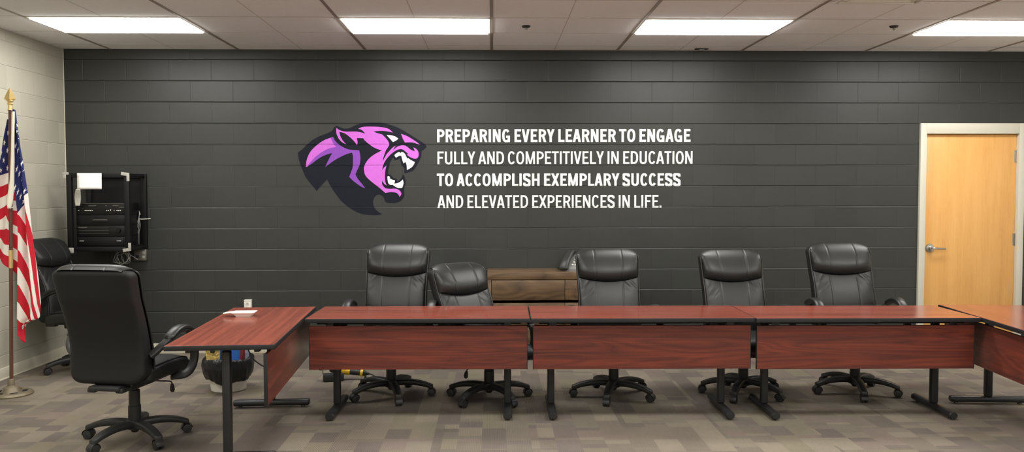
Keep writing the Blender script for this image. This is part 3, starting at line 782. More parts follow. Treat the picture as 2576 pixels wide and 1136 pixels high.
# ------------------------------------------------------------------ lettering (own condensed sans, cap height 1)
def glyphs(s, b, W):
    """s stem, b bar thickness, W dict of widths; returns {char: (list of polygons, width, left bearing, right bearing)}"""
    G = {}
    def rect(x0, y0, x1, y1): return [(x0,y0),(x1,y0),(x1,y1),(x0,y1)]
    def arc(cx, cy, rx, ry, tx, ty, a0, a1, n=18, e=2.35):
        out = []; inn = []
        for k in range(n+1):
            a = math.radians(a0+(a1-a0)*k/n); c, d = math.cos(a), math.sin(a)
            out.append((cx+rx*sgnp(c, 2/e), cy+ry*sgnp(d, 2/e)))
            inn.append((cx+(rx-tx)*sgnp(c, 2/e), cy+(ry-ty)*sgnp(d, 2/e)))
        return [[out[k], out[k+1], inn[k+1], inn[k]] for k in range(n)]
    st, rd, dg = 0.075, 0.050, 0.012
    w = W['E']; G['E'] = ([rect(0,0,s,1), rect(0,0,w,b), rect(0,1-b,w*0.97,1), rect(0,0.5-b/2+0.005,w*0.83,0.5+b/2+0.005)], w, st, 0.030)
    w = W['F']; G['F'] = ([rect(0,0,s,1), rect(0,1-b,w,1), rect(0,0.5-b/2+0.01,w*0.84,0.5+b/2+0.01)], w, st, 0.02)
    w = W['L']; G['L'] = ([rect(0,0,s,1), rect(0,0,w,b)], w, st, 0.015)
    G['I'] = ([rect(0,0,s,1)], s, st, st)
    w = W['T']; G['T'] = ([rect(w/2-s/2,0,w/2+s/2,1), rect(0,1-b,w,1)], w, 0.015, 0.015)
    w = W['H']; G['H'] = ([rect(0,0,s,1), rect(w-s,0,w,1), rect(0,0.5-b/2,w,0.5+b/2)], w, st, st)
    w = W['N']; h = s*1.16; G['N'] = ([rect(0,0,s*0.93,1), rect(w-s*0.93,0,w,1), [(0,1),(h,1),(w,0),(w-h,0)]], w, st, st)
    w = W['M']; h = s*1.10; G['M'] = ([rect(0,0,s*0.93,1), rect(w-s*0.93,0,w,1), [(0,1),(h,1),(w/2+s*0.42,0),(w/2-s*0.42,0)], [(w,1),(w-h,1),(w/2-s*0.42,0),(w/2+s*0.42,0)]], w, st, st)
    w = W['V']; h = s*1.05; G['V'] = ([[(0,1),(h,1),(w/2+h*0.42,0),(w/2-h*0.52,0)], [(w,1),(w-h,1),(w/2-h*0.42,0),(w/2+h*0.52,0)]], w, dg, dg)
    w = W['A']; h = s*1.05; G['A'] = ([[(0,0),(h,0),(w/2+h*0.40,1),(w/2-h*0.58,1)], [(w,0),(w-h,0),(w/2-h*0.40,1),(w/2+h*0.58,1)], rect(w*0.22,0.225,w*0.78,0.225+b*0.92)], w, dg, dg)
    w = W['Y']; h = s*1.08; G['Y'] = ([rect(w/2-s/2,0,w/2+s/2,0.42), [(0,1),(h,1),(w/2+s/2,0.40),(w/2-s/2,0.40)], [(w,1),(w-h,1),(w/2-s/2,0.40),(w/2+s/2,0.40)]], w, dg, dg)
    w = W['X']; h = s*1.12; G['X'] = ([[(0,1),(h,1),(w,0),(w-h,0)], [(w,1),(w-h,1),(0,0),(h,0)]], w, dg, dg)
    def bowl(x0, x1, y0, y1, t):      # right-hand bowl from stem
        rx = min((x1-x0)*0.62, 0.40); ry = (y1-y0)/2
        return [rect(x0, y1-b, x1-rx, y1), rect(x0, y0, x1-rx, y0+b)]+arc(x1-rx, (y0+y1)/2, rx, ry, t, b, -90, 90, 20, 2.25)
    w = W['P']; G['P'] = ([rect(0,0,s,1)]+bowl(0, w, 0.385, 1, s*0.98), w, st, 0.02)
    w = W['R']; G['R'] = ([rect(0,0,s,1)]+bowl(0, w*0.96, 0.41, 1, s*0.98)+[[(w*0.40,0.46),(w*0.40+s*0.98,0.50),(w,0),(w-s*1.10,0)]], w, st, 0.02)
    w = W['D']; rx = w*0.62; G['D'] = ([rect(0,0,s,1), rect(0,1-b,w-rx,1), rect(0,0,w-rx,b)]+arc(w-rx, 0.5, rx, 0.5, s, b, -90, 90, 24, 2.4), w, st, rd)
    w = W['O']; G['O'] = (arc(w/2, 0.5, w/2, 0.512, s, b, 0, 360, 48, 2.3), w, rd, rd)
    w = W['C']; G['C'] = (arc(w/2, 0.5, w/2, 0.512, s, b, 37, 323, 40, 2.3), w*0.98, rd, rd*0.7)
    w = W['G']; G['G'] = (arc(w/2, 0.5, w/2, 0.512, s, b, 37, 300, 38, 2.3)+[rect(w-s,0.0,w,0.50), rect(w*0.50,0.50-b*0.98,w,0.50), [(w*0.55,0.0),(w*0.80,-0.01),(w-s*0.6,0.22),(w-s*0.9,0.24)]], w, rd, st)
    w = W['U']; G['U'] = ([rect(0,0.30,s,1), rect(w-s,0.30,w,1)]+arc(w/2, 0.33, w/2, 0.342, s, b, 180, 360, 24, 2.3), w, st, st)
    w = W['S']; path = [(w-s*0.50,0.735),(w*0.80,0.865),(w/2,0.512+0.488-b*0.47),(w*0.19,0.885),(s*0.50,0.735),(w*0.21,0.600),(w*0.5,0.495),(w*0.80,0.385),(w-s*0.50,0.255),(w*0.81,0.115),(w/2,b*0.47-0.012),(w*0.19,0.125),(s*0.48,0.275)]
    pp = spline([(x, y, 0) for x, y in path], 6); polys = []; L_ = []; R_ = []
    for i, p in enumerate(pp):
        t_ = (pp[min(i+1, len(pp)-1)]-pp[max(i-1, 0)]).normalized(); nn = Vector((-t_.y, t_.x, 0))
        hw = 0.5*(s*0.95*abs(nn.x)+b*abs(nn.y)); L_.append(p+nn*hw); R_.append(p-nn*hw)
    for i in range(len(pp)-1): polys.append([(L_[i].x,L_[i].y),(L_[i+1].x,L_[i+1].y),(R_[i+1].x,R_[i+1].y),(R_[i].x,R_[i].y)])
    G['S'] = (polys, w, rd*0.8, rd*0.8)
    G['.'] = ([rect(0,0,s*1.05,s*1.05)], s*1.05, st*0.6, st)
    return G
WB = dict(E=0.545,F=0.52,L=0.505,T=0.60,H=0.63,N=0.63,M=0.785,V=0.645,A=0.665,Y=0.635,X=0.66,P=0.60,R=0.625,D=0.63,O=0.665,C=0.625,G=0.64,U=0.625,S=0.60)
WR = dict(E=0.505,F=0.505,L=0.485,T=0.56,H=0.60,N=0.60,M=0.745,V=0.615,A=0.64,Y=0.61,X=0.62,P=0.565,R=0.59,D=0.60,O=0.635,C=0.60,G=0.61,U=0.59,S=0.575)
GB = glyphs(0.195, 0.172, WB); GR = glyphs(0.152, 0.134, WR)
let = thing('wall_lettering', 'four lines of white capital lettering painted on the charcoal wall beside the emblem', 'lettering')
LINES = [('PREPARING EVERY LEARNER TO ENGAGE', GB, -0.536, 1.944, 2.052, 2.056, 0.1255),
         ('FULLY AND COMPETITIVELY IN EDUCATION', GR, -0.534, 1.965, 1.838, 1.841, 0.1235),
         ('TO ACCOMPLISH EXEMPLARY SUCCESS', GB, -0.541, 1.848, 1.625, 1.626, 0.1225),
         ('AND ELEVATED EXPERIENCES IN LIFE.', GR, -0.536, 1.661, 1.412, 1.412, 0.1240)]
for txt, G, xa, xb, za, zb, h in LINES:
    x = 0; items = []; first = True
    for c in txt:
        if c == ' ': x += 0.215; continue
        po, w, lb, rb = G[c]
        if first: first = False
        else: x += lb
        items.append((po, x)); end = x+w; x += w+rb
    k = (xb-xa)/end
    m = MB(); step = 0
    for po, ox in items:
        for pg in po:
            step += 1; d = 0.0011+0.000004*(step % 40)
            m.prism(pg, lambda u, v_, dd: (xa+(ox+u)*k, DY-dd, za+(zb-za)*(ox+u)/end+v_*h), 0.0, d)
    m.build('text_line', M['white_paint'], let)
# ================================================================== FLAG
FX, FY = -3.737, 6.331
flag = thing('flag', 'flag with white stars on blue and red stripes, hanging beside the beige wall', 'flag', (FX, FY, 0))
TOPX = 0.050
def polex(z): return TOPX*z/2.25
m = MB().cyl((polex(0.05), 0, 0.05), (polex(1.02), 0, 1.02), 0.0135, 16).cyl((polex(1.10), 0, 1.10), (polex(2.21), 0, 2.21), 0.0135, 16)
pole = m.build('pole', M['pole_wood'], flag)
MB().cyl((polex(0.985), 0, 0.985), (polex(1.125), 0, 1.125), 0.0150, 16).build('pole_ferrule', M['brass'], pole, angle=50)
Mx = Matrix.Translation((polex(2.2), 0, 2.2))
m = MB().lathe([(0.0145, 0.0), (0.0145, 0.035), (0.020, 0.040), (0.021, 0.048), (0.016, 0.054), (0.018, 0.060), (0.026, 0.066), (0.022, 0.070)], 24, M=Mx)
m.lathe([(0.020, 0.068), (0.040, 0.080), (0.026, 0.118), (0.011, 0.150), (0.0, 0.166)], 4, M=Mx @ Matrix.Rotation(0.35, 4, 'Z'), sy=0.6)
m.build('finial', M['brass'], flag)
m = MB().lathe([(0.150, 0.0), (0.153, 0.010), (0.142, 0.024), (0.118, 0.030), (0.110, 0.022), (0.070, 0.024), (0.052, 0.062), (0.034, 0.070), (0.026, 0.074), (0.0245, 0.120), (0.022, 0.126), (0.0, 0.126)], 40)
base = m.build('stand_base', M['stand_bronze'], flag)
for k in range(5):
    MB().box((0.092, 0, 0.0262), (0.034, 0.052, 0.006), 0.008, M=Matrix.Rotation(2*PI*k/5+0.4, 4, 'Z')).build('base_slot', M['dark_hole'], base)
# cloth material: u = metres along the fly from the hoist, v = stripe number from the top
t = NT('flag_cloth')
uva = t.n('ShaderNodeUVMap'); uva.uv_map = 'canton'; s = t.sep(uva.outputs[0]); U, V = s[0], s[1]
uvb = t.n('ShaderNodeUVMap'); uvb.uv_map = 'stripes'; H = t.sep(uvb.outputs[0])[1]
odd = t.math('GREATER_THAN', t.math('FRACT', t.math('MULTIPLY', H, 0.5)), 0.5)
stripe = t.mix(odd, lin(196, 34, 50), lin(238, 232, 222))
canton = t.math('LESS_THAN', U, 0.6)
gx = t.math('MULTIPLY', U, 1/0.052); gy = t.math('MULTIPLY', V, 10/7.0)
def star(ox, oy):
    cx = t.math('MULTIPLY', t.math('SUBTRACT', t.math('FRACT', t.math('ADD', t.math('MULTIPLY', gx, 0.5), ox)), 0.5), 2*0.052)
    cy = t.math('MULTIPLY', t.math('SUBTRACT', t.math('FRACT', t.math('ADD', t.math('MULTIPLY', gy, 0.5), oy)), 0.5), 2*0.0485)
    r_ = t.math('SQRT', t.math('ADD', t.math('MULTIPLY', cx, cx), t.math('MULTIPLY', cy, cy)))
    an = t.math('ADD', t.math('ARCTAN2', cx, cy), 10*PI)
    fr = t.math('SUBTRACT', t.math('MULTIPLY', t.math('FRACT', t.math('ADD', t.math('DIVIDE', an, 2*PI/5), 0.5)), 2*PI/5), PI/5)
    lhs = t.math('MULTIPLY', r_, t.math('SINE', t.math('ADD', t.math('ABSOLUTE', fr), PI/10)))
    return t.math('LESS_THAN', lhs, 0.0205*math.sin(PI/10))
st_ = t.math('MAXIMUM', star(0.0, 0.0), star(0.5, 0.5))
blue = t.mix(st_, lin(38, 44, 96), lin(240, 238, 232))
weave = t.noise(t.coord(), 900, 1)
t.base(t.mix(canton, stripe, blue)).set(0.75, 0, 0.25); t.bump(weave, 0.15, 0.001)
M['flag_cloth'] = t.m
# the cloth is laid out in a flat pattern (units: a along, b down) and folded in depth
def cx_(a, b): return (-3.766+a*0.003015-(b-275)*0.000081)-FX
def cz_(a, b): return 2.202-(b-275)*0.003063
def lerp(tab, q):
    if q <= tab[0][0]: return tab[0][1]
    for (x0_, y0_), (x1_, y1_) in zip(tab, tab[1:]):
        if q <= x1_: return y0_+(y1_-y0_)*(q-x0_)/(x1_-x0_)
    return tab[-1][1]
def sheet(name, L, R, b0, b1, depth, uvf, mat, parent, nu=40, nv=110, th=0.0012, off=0.0):
    v = []; uvs = []; f = []
    for j in range(nv):
        for i in range(nu):
            q = i/(nu-1); w = j/(nv-1)
            bT = lerp(b0, q) if isinstance(b0, list) else b0; bB = lerp(b1, q) if isinstance(b1, list) else b1
            b = bT+(bB-bT)*w; a = lerp(L, b)+(lerp(R, b)-lerp(L, b))*q
            v.append((cx_(a, b)+off, depth(q, b), cz_(a, b))); uvs.append(uvf(a, b, q))
    for j in range(nv-1):
        for i in range(nu-1): f.append((j*nu+i, j*nu+i+1, (j+1)*nu+i+1, (j+1)*nu+i))
    mb_ = MB().add(v, f); o = mb_.build(name, mat, parent, fix=False)
    if uvf:
        l1 = o.data.uv_layers.new(name='canton'); l2 = o.data.uv_layers.new(name='stripes')
        for lp in o.data.loops:
            q = uvs[lp.vertex_index]; l1.data[lp.index].uv = (q[0], q[1]); l2.data[lp.index].uv = (0.0, q[2])
    md = o.modifiers.new('thickness', 'SOLIDIFY'); md.thickness = th; md.offset = 0
    return o
# right fall of the cloth, in front of the pole line
def uv_right(a, b, q):
    dd = (b-530)+(a-50)*2.14          # below the canton's fly edge
    dx = max(0, a-48)
    h = 12+(b-0.8*dx-0.105*dx*dx-800)/44
    return (0.6+dd*0.0024, 3.2+(a-45)*0.135+(b-480)*0.004, min(max(h, 0.6), 12.99))
Lr = [(275, 34), (320, 37), (400, 39), (470, 41), (530, 48), (600, 49), (700, 47), (800, 46), (840, 49), (862, 56)]
Rr = [(275, 38), (320, 45), (400, 60), (485, 72), (600, 82), (700, 95), (760, 100), (800, 97), (806, 82), (815, 70), (840, 69), (862, 64)]
def dep_right(q, b): return -0.030-0.028*math.sin(q*PI*2.6+0.5+(b-300)*0.0022)*min(1, (b-250)/220)-0.012*math.sin(q*13+b*0.006)
cloth = sheet('flag_cloth', Lr, Rr, [(0, 275), (1, 277)], [(0, 842), (0.35, 862), (0.45, 850), (0.5, 812), (0.62, 826), (0.8, 812), (1, 796)], dep_right, uv_right, M['flag_cloth'], flag, 60, 170, off=0.016)
# left and centre part behind the pole
HB = [(420, 2.6), (444, 4), (461, 5), (482, 6), (503, 7), (528, 8), (569, 9), (592, 10), (630, 11), (660, 12), (693, 13)]
HA = [(330, 1.0), (440, 5), (467, 6), (494, 7), (521, 8), (548, 9), (576, 10), (601, 11), (627, 12), (652, 13)]
def uv_left(a, b, q):
    g = min(1, max(0, (a-14)/14)); g = g*g*(3-2*g)
    aa = min(a, 20)
    bb = b+(aa*0.55 if b < 560 else aa*(0.55-1.3*min(1, (b-560)/40)))
    h0 = lerp(HA, bb); h1 = lerp(HB, b-(a-40)*min(1.0, max(0.15, (b-530)/40)))
    dd = bb-440
    return (0.6+dd*0.0024 if g < 0.5 else 0.9, 1.4+a*0.14+(b-400)*0.006, min(max(h0*(1-g)+h1*g, 4.0), 12.99))
Ll = [(298, 17), (340, 9), (400, 2), (460, -10), (560, -22), (660, -24), (700, -20)]
Rl = [(298, 24), (340, 26), (400, 44), (460, 48), (560, 52), (660, 52), (700, 50)]
def dep_left(q, b): return 0.042+0.024*math.sin(q*9.0+b*0.010)*min(1, (b-280)/160)
def left_b(q): return lerp([(0, 628), (0.33, 652), (0.6, 672), (1, 706)], q)
sheet('flag_cloth', Ll, Rl, [(0, 298), (1, 298)], [(k/10, left_b(k/10)) for k in range(11)], dep_left, uv_left, M['flag_cloth'], flag, 70, 150, off=-0.022)
# white heading sleeve
sl = sheet('header_sleeve', [(280, 31), (400, 29), (455, 25), (500, 17), (512, 16)], [(280, 36), (400, 38), (470, 36), (505, 32), (522, 27)], 282, [(0, 506), (0.5, 521), (1, 523)],
      lambda q, b: -0.052-0.012*math.sin(q*PI)-0.006*math.sin(b*0.02), lambda a, b, q: (0, 0, 0), plain('sleeve_cotton', lin(250, 244, 226), 0.8, vary=0.02), flag, 10, 60, 0.003, off=0.030)
MB().tube([(cx_(a, b)+0.030, -0.058, cz_(a, b)) for a, b in ((31, 285), (30.5, 320), (30, 360), (29, 400), (28, 425))], 0.0035, 6).build('gold_edge', M['brass'], sl)
m = MB()
m.tube(spline([(polex(2.19)-0.018, 0, 2.195), (polex(2.19), -0.022, 2.20), (polex(2.19)+0.022, -0.01, 2.195), (polex(2.19)+0.035, -0.02, 2.18), (polex(2.19)+0.03, -0.03, 2.165)], 4), 0.003, 6)
m.build('halyard', M['brass'], flag)
MB().tube(spline([(polex(1.45)+0.021*math.cos(k*PI/4), 0.021*math.sin(k*PI/4), 1.452+0.003*math.sin(k*PI/4)) for k in range(8)], 3, True), 0.0035, 6, closed=True).build('ring', M['white_plastic'], flag)

# ================================================================== EQUIPMENT RACK
RX0, RX1, RY0, RZ0, RZ1 = -3.905, -3.337, 7.535, 1.030, 1.748
rack = thing('equipment_rack', 'black open wall-mounted equipment rack in the left corner of the charcoal wall', 'rack', (0,0,0))
m = MB()
for x in (RX0+0.022, RX1-0.022):
    m.box((x, RY0+0.02, (RZ0+RZ1)/2), (0.044, 0.04, RZ1-RZ0), 0.003)
    m.box((x, DY-0.02, (RZ0+RZ1)/2), (0.044, 0.03, RZ1-RZ0), 0.003)
    for z in (RZ0+0.015, RZ1-0.02): m.box((x, (RY0+DY)/2, z), (0.03, DY-RY0-0.03, 0.03), 0.003)
for z in (RZ0+0.016, RZ1-0.024):
    m.box(((RX0+RX1)/2, RY0+0.025, z), (RX1-RX0-0.06, 0.035, 0.042), 0.003)
    m.box(((RX0+RX1)/2, DY-0.02, z), (RX1-RX0-0.06, 0.03, 0.032), 0.003)
m.build('frame', M['rack_black'], rack)
MB().box(((RX0+RX1)/2, DY-0.003, (RZ0+RZ1)/2), (RX1-RX0, 0.006, RZ1-RZ0)).build('back_plate', M['rack_black'], rack)
MB().box(((RX0+RX1)/2, (RY0+DY)/2+0.01, RZ0+0.036), (RX1-RX0-0.05, DY-RY0-0.07, 0.006)).build('shelf', M['rack_black'], rack)
def corner_tape(x, z, sx, sz):
    m = MB(); m.box((x, RY0-0.001, z), (0.075, 0.004, 0.030), 0.001, M=Matrix.Translation((x,RY0,z)) @ Matrix.Rotation(math.radians(8*sx*sz), 4, 'Y') @ Matrix.Translation((-x,-RY0,-z)))
    m.box((x+sx*0.026, RY0-0.002, z-sz*0.035), (0.026, 0.004, 0.06), 0.001)
    m.build('corner_tape', M['tape'], rack)
corner_tape(RX1-0.03, RZ1-0.012, 1, 1); corner_tape(RX1-0.028, RZ0+0.010, 1, -1)
MB().box((RX0+0.028, RY0-0.006, RZ0+0.006), (0.060, 0.018, 0.050), 0.006).build('corner_tape', M['tape'], rack)
m = MB().box((RX0-0.003, RY0-0.002, RZ1-0.006), (0.060, 0.006, 0.022), 0.002).box((RX0-0.012, RY0-0.002, RZ1-0.032), (0.030, 0.006, 0.040), 0.002); m.build('corner_tape', M['tape'], rack)
# gear stacked inside
GX = (RX0+RX1)/2; GW = 0.440; GYF = RY0+0.045; GD = 0.30
def gear(name, label, z0, h, cat='stereo'):
    r = thing(name, label, cat, (GX, GYF, z0))
    MB().box((0, GD/2, h/2), (GW, GD, h-0.002), 0.003).build('housing', M['gear_black'], r)
    return r
z = RZ0+0.039
g = gear('drawer_unit', 'black rack drawer with two pale pulls, lowest in the equipment rack', z, 0.090, 'drawer')
d = MB().box((0, -0.004, 0.045), (GW-0.02, 0.010, 0.076), 0.003).build('drawer', M['gear_black'], g)
for a in (-1, 1): MB().box((a*0.17, -0.012, 0.052), (0.042, 0.010, 0.012), 0.003).build('pull', M['silver'], d)
z += 0.090
g = gear('receiver', 'black receiver with a round knob, second from the bottom in the rack', z, 0.105, 'receiver')
MB().lathe([(0.0, 0.022), (0.020, 0.022), (0.022, 0.018), (0.023, 0.0)], 24, M=Matrix.Translation((0.165, 0.002, 0.058)) @ Matrix.Rotation(PI/2, 4, 'X')).build('volume_knob', M['gear_black'], g)
m = MB()
for k in range(3): m.box((-0.06, -0.002, 0.03+k*0.026), (0.27, 0.003, 0.002))
m.build('trim_line', M['steel'], g)
MB().box((-0.165, -0.003, 0.088), (0.085, 0.004, 0.005)).build('badge', M['steel'], g)
z += 0.105
g = gear('tape_deck', 'black deck with one wide slot, below the amplifier in the rack', z, 0.095, 'deck')
MB().box((0, -0.006, 0.042), (0.15, 0.012, 0.018), 0.004).build('slot', M['dark_hole'], g)
MB().box((0, -0.009, 0.054), (0.13, 0.008, 0.004), 0.001).build('slot_lip', M['steel'], g)
z += 0.095
g = gear('amplifier', 'black amplifier with two rows of small white buttons, topmost in the rack', z, 0.112, 'amplifier')
def row(xs, zz, w=0.006, h=0.006):
    for x in xs: MB().box((x, -0.003, zz), (w, 0.006, h), 0.001).build('button', M['white_plastic'], g)
row([-0.195], 0.044); row([-0.135+k*0.016 for k in range(5)], 0.043, 0.009, 0.008); row([0.06, 0.075], 0.043, 0.008, 0.007); row([0.095], 0.046, 0.007, 0.013); row([0.128], 0.043); row([0.155, 0.17, 0.185], 0.043, 0.009, 0.008)
m = MB()
for x, w in ((-0.07, 0.07), (0.14, 0.05)): m.box((x, -0.002, 0.086), (w, 0.003, 0.005))
m.box((0.055, -0.002, 0.088), (0.008, 0.004, 0.010)); m.box((0, -0.002, 0.106), (0.43, 0.003, 0.003)); m.box((0.195, -0.002, 0.072), (0.05, 0.003, 0.004))
m.build('printed_mark', M['steel'], g)
ztop = z+0.112
# paper and hanging strip
m = MB().grid(lambda u, w: (-3.800+0.222*u, RY0-0.006-0.004*(1-w)**2, 1.745-0.147*(1-w)), 8, 8)
o = m.build('paper_sheet', M['paper'], None, fix=False); md = o.modifiers.new('t', 'SOLIDIFY'); md.thickness = 0.001
tag(o, 'blank white paper sheet taped to the top left of the equipment rack', 'paper')
o = MB().grid(lambda u, w: (-3.822+0.018*math.sin(w*PI)*(-1 if u < 0.5 else 0)+0.040*u+0.012*w, RY0-0.004+0.010*math.sin(w*4), 1.445+0.155*w), 6, 14).build('tape_strip', M['tape'], None, fix=False)
md = o.modifiers.new('t', 'SOLIDIFY'); md.thickness = 0.0015
tag(o, 'torn grey strip hanging below the paper sheet on the rack', 'tape')
# wires on the right of the rack
cb = thing('cable_bundle', 'loose grey cables hanging at the right side of the equipment rack', 'cable', (0,0,0))
rc = random.Random(5)
WX = RX1+0.006
for k in range(4):
    P = [(RX1-0.060+0.004*k, DY-0.05, 1.39-0.01*k), (RX1-0.050, DY-0.075, 1.345), (RX1-0.055+0.003*k, DY-0.085, 1.31), (RX1-0.075+0.012*k, DY-0.08, 1.25), (RX1-0.085+0.010*k, DY-0.075, 1.18), (RX1-0.125+0.022*k, DY-0.07, 1.08+0.01*(k % 2)), (RX1-0.14+0.025*k, DY-0.06, 1.065)]
    MB().tube(spline(P, 5), 0.0028, 6).build('cable', M['cable_grey'], cb)
MB().tube(spline([(RX1-0.050, DY-0.080, 1.315), (RX1-0.02, DY-0.075, 1.312), (RX1+0.030, DY-0.05, 1.315), (RX1+0.046, DY-0.045, 1.318)], 5), 0.0035, 6).build('cable_tie', M['white_plastic'], cb)
cb = thing('cable_coil', 'tangle of grey cables hanging under the equipment rack', 'cable', (0,0,0))
pts = []
for k in range(40):
    a = k*0.78; pts.append((-3.51+0.055*math.cos(a)+0.028*math.sin(a*0.37)+rc.uniform(-0.012, 0.012), 7.78+0.03*math.sin(a*0.6), 0.945+0.050*math.sin(a)+rc.uniform(-0.010, 0.010)))
MB().tube(spline([(-3.50, 7.78, 1.035)]+pts, 4), 0.0030, 6).build('cable', M['cable_grey'], cb)
MB().tube(spline([(-3.56, 7.78, 1.035), (-3.565, 7.77, 0.98), (-3.545, 7.765, 0.92), (-3.53, 7.77, 0.865)], 6), 0.0030, 6).build('cable', M['cable_grey'], cb)
MB().tube(spline([(-3.44, 7.78, 1.035), (-3.455, 7.77, 0.99), (-3.405, 7.77, 0.955), (-3.375, 7.78, 0.93)], 6), 0.0030, 6).build('cable', M['cable_grey'], cb)
# wall boxes
r = thing('outlet_box', 'metal double outlet box on the wall under the right end of the rack', 'outlet', (-3.397, DY, 0.966))
MB().box((0, -0.022, 0), (0.112, 0.044, 0.104), 0.003).build('box', M['steel'], r)
MB().box((0.0, -0.046, 0), (0.116, 0.004, 0.108), 0.002).build('cover_plate', M['steel'], r)
MB().box((-0.026, -0.0495, -0.014), (0.030, 0.006, 0.026), 0.006).build('socket', M['dark_hole'], r)
m = MB()
for zz in (0.022, -0.02): m.box((0.030, -0.049, zz), (0.026, 0.004, 0.026), 0.008)
m.build('receptacle', M['tape'], r)
r = thing('outlet_box', 'small white single outlet box on the charcoal wall above the left side table', 'outlet', (-2.378, DY, 0.470))
MB().box((0, -0.024, 0), (0.066, 0.048, 0.112), 0.003).build('box', M['white_plastic'], r)
MB().box((0, -0.026, 0.051), (0.070, 0.052, 0.012), 0.005).build('cap', M['white_plastic'], r)
m = MB()
for zz in (0.020, -0.024): m.lathe([(0.0, 0.004), (0.014, 0.004), (0.016, 0.0)], 20, M=Matrix.Translation((0, -0.048, zz)) @ Matrix.Rotation(PI/2, 4, 'X'))
m.build('receptacle', M['cream'], r)
m = MB()
for zz in (0.020, -0.024):
    for a in (-1, 1): m.box((a*0.005, -0.0525, zz+0.003), (0.002, 0.001, 0.008))
m.build('socket', M['dark_hole'], r)

# ================================================================== CABINET AND PHONE
CX0, CX1, CY0, CY1, CZ = -0.048, 1.30, 7.47, 7.92, 0.821
cab = thing('cabinet', 'brown walnut chest of drawers against the charcoal wall behind the chairs', 'cabinet', (0,0,0))
m = MB().box(((CX0+CX1)/2, (CY0+CY1)/2+0.006, 0.40), (CX1-CX0-0.012, CY1-CY0-0.03, 0.70)); m.build('carcass', M['walnut'], cab)
MB().box(((CX0+CX1)/2, (CY0+CY1)/2, CZ-0.032), (CX1-CX0, CY1-CY0, 0.064), 0.002).build('cabinet_top', M['walnut'], cab)
m = MB()
for x in (CX0+0.018, CX1-0.018): m.box((x, (CY0+CY1)/2, 0.378), (0.036, CY1-CY0, 0.756), 0.002)
m.build('side_panel', M['walnut'], cab)
for x0_, x1_ in ((CX0+0.040, 0.668), (0.672, CX1-0.040)):
    for z0_, z1_ in ((0.565, 0.752), (0.335, 0.540), (0.105, 0.310)):
        dr = MB().box(((x0_+x1_)/2, CY0+0.012, (z0_+z1_)/2), (x1_-x0_, 0.02, z1_-z0_), 0.002).build('drawer', M['walnut'], cab)
m = MB().box(((CX0+CX1)/2, CY0+0.024, 0.43), (CX1-CX0-0.075, 0.006, 0.655)); m.build('drawer_gap_shade', M['dark_hole'], cab)  # near-black sheet added behind the drawer fronts, paints the shade in their gaps
ph = thing('desk_phone', 'grey and black desk telephone on the walnut cabinet, half hidden by a chair', 'phone', (0.800, 7.64, CZ), math.radians(-32))
m = MB()
m.prism([(-0.10, 0.0), (0.09, 0.0), (0.09, 0.13), (0.065, 0.150), (-0.10, 0.025)], lambda u, w, d: (d, u, w), -0.10, 0.12)
m.build('phone_base', M['silver'], ph)
P = spline([(-0.082, -0.112, 0.012), (-0.084, -0.112, 0.040), (-0.084, -0.085, 0.085), (-0.084, -0.030, 0.135), (-0.084, 0.025, 0.175), (-0.084, 0.050, 0.178), (-0.084, 0.066, 0.160)], 5)
k = len(P)
rad = [0.65+0.5*min(1, i/3, (k-1-i)/3)-0.22*math.sin(PI*i/(k-1))**2 for i in range(k)]
MB().tube(P, rad, 14, sec=(0.021, 0.042, 2.8), up=(0, -0.8, 0.6)).build('handset', M['black_plastic'], ph)
cdp = []
for k in range(70):
    a = k*0.9; q = k/69
    cdp.append((-0.10-0.045*math.sin(q*PI)+0.010*math.cos(a), -0.125+0.04*q+0.010*math.sin(a), 0.016+0.012*math.sin(q*PI)+0.008*math.cos(a*0.5)))
MB().tube(cdp, 0.0030, 6).build('coiled_cord', M['black_plastic'], ph)
for i in range(4):
    for j in range(3):
        y_ = -0.06+i*0.030; MB().box((-0.015+j*0.030, y_, 0.025+(y_+0.10)*0.758+0.006), (0.018, 0.014, 0.010), 0.002).build('key', M['white_plastic'], ph)

# ================================================================== BIN AND CONTENTS
BX, BY = -2.105, 6.46
bn = thing('waste_bin', 'white waste bin with a black liner on the carpet behind the left side table', 'bin', (BX, BY, 0))
MB().lathe([(0.0, 0.0), (0.125, 0.0), (0.133, 0.006), (0.150, 0.16), (0.160, 0.250), (0.165, 0.255), (0.157, 0.250), (0.147, 0.16), (0.128, 0.012), (0.0, 0.012)], 40).build('bin_body', M['bin_white'], bn)
def liner(u, w):
    a = 2*PI*u
    prof = lerp([(0, 0.148), (0.10, 0.168), (0.35, 0.190), (0.6, 0.197), (0.85, 0.192), (0.95, 0.180), (1.0, 0.158)], w)
    zz = lerp([(0, 0.085), (0.10, 0.09), (0.6, 0.195), (0.85, 0.245), (0.95, 0.268), (1.0, 0.260)], w)
    zz += (1-w)*(0.016*math.sin(a*2+1)+0.010*math.sin(a*5))+0.008*math.sin(a*3)*w
    prof += 0.004*math.sin(a*11+w*4)*(0.3+w)+0.003*math.sin(a*23)
    return (prof*math.cos(a), prof*math.sin(a), zz)
o = MB().grid(liner, 96, 26, True).build('liner', M['liner'], bn, fix=False); md = o.modifiers.new('t', 'SOLIDIFY'); md.thickness = 0.001
gb = thing('gift_bag', 'crumpled gold paper bag with black ribbon handles in the waste bin', 'bag', (BX-0.108, BY-0.03, 0.150), math.radians(12))
def gold(u, w):
    a = 2*PI*u; c, s_ = sgnp(math.cos(a), 0.4), sgnp(math.sin(a), 0.4)
    k = 1+0.05*math.sin(a*5+w*6)+0.04*math.sin(a*3-w*9)
    return (0.056*c*k*(0.75+0.30*w), 0.048*s_*k*(0.8+0.2*w), 0.255*w+0.010*math.sin(a*4)*w)
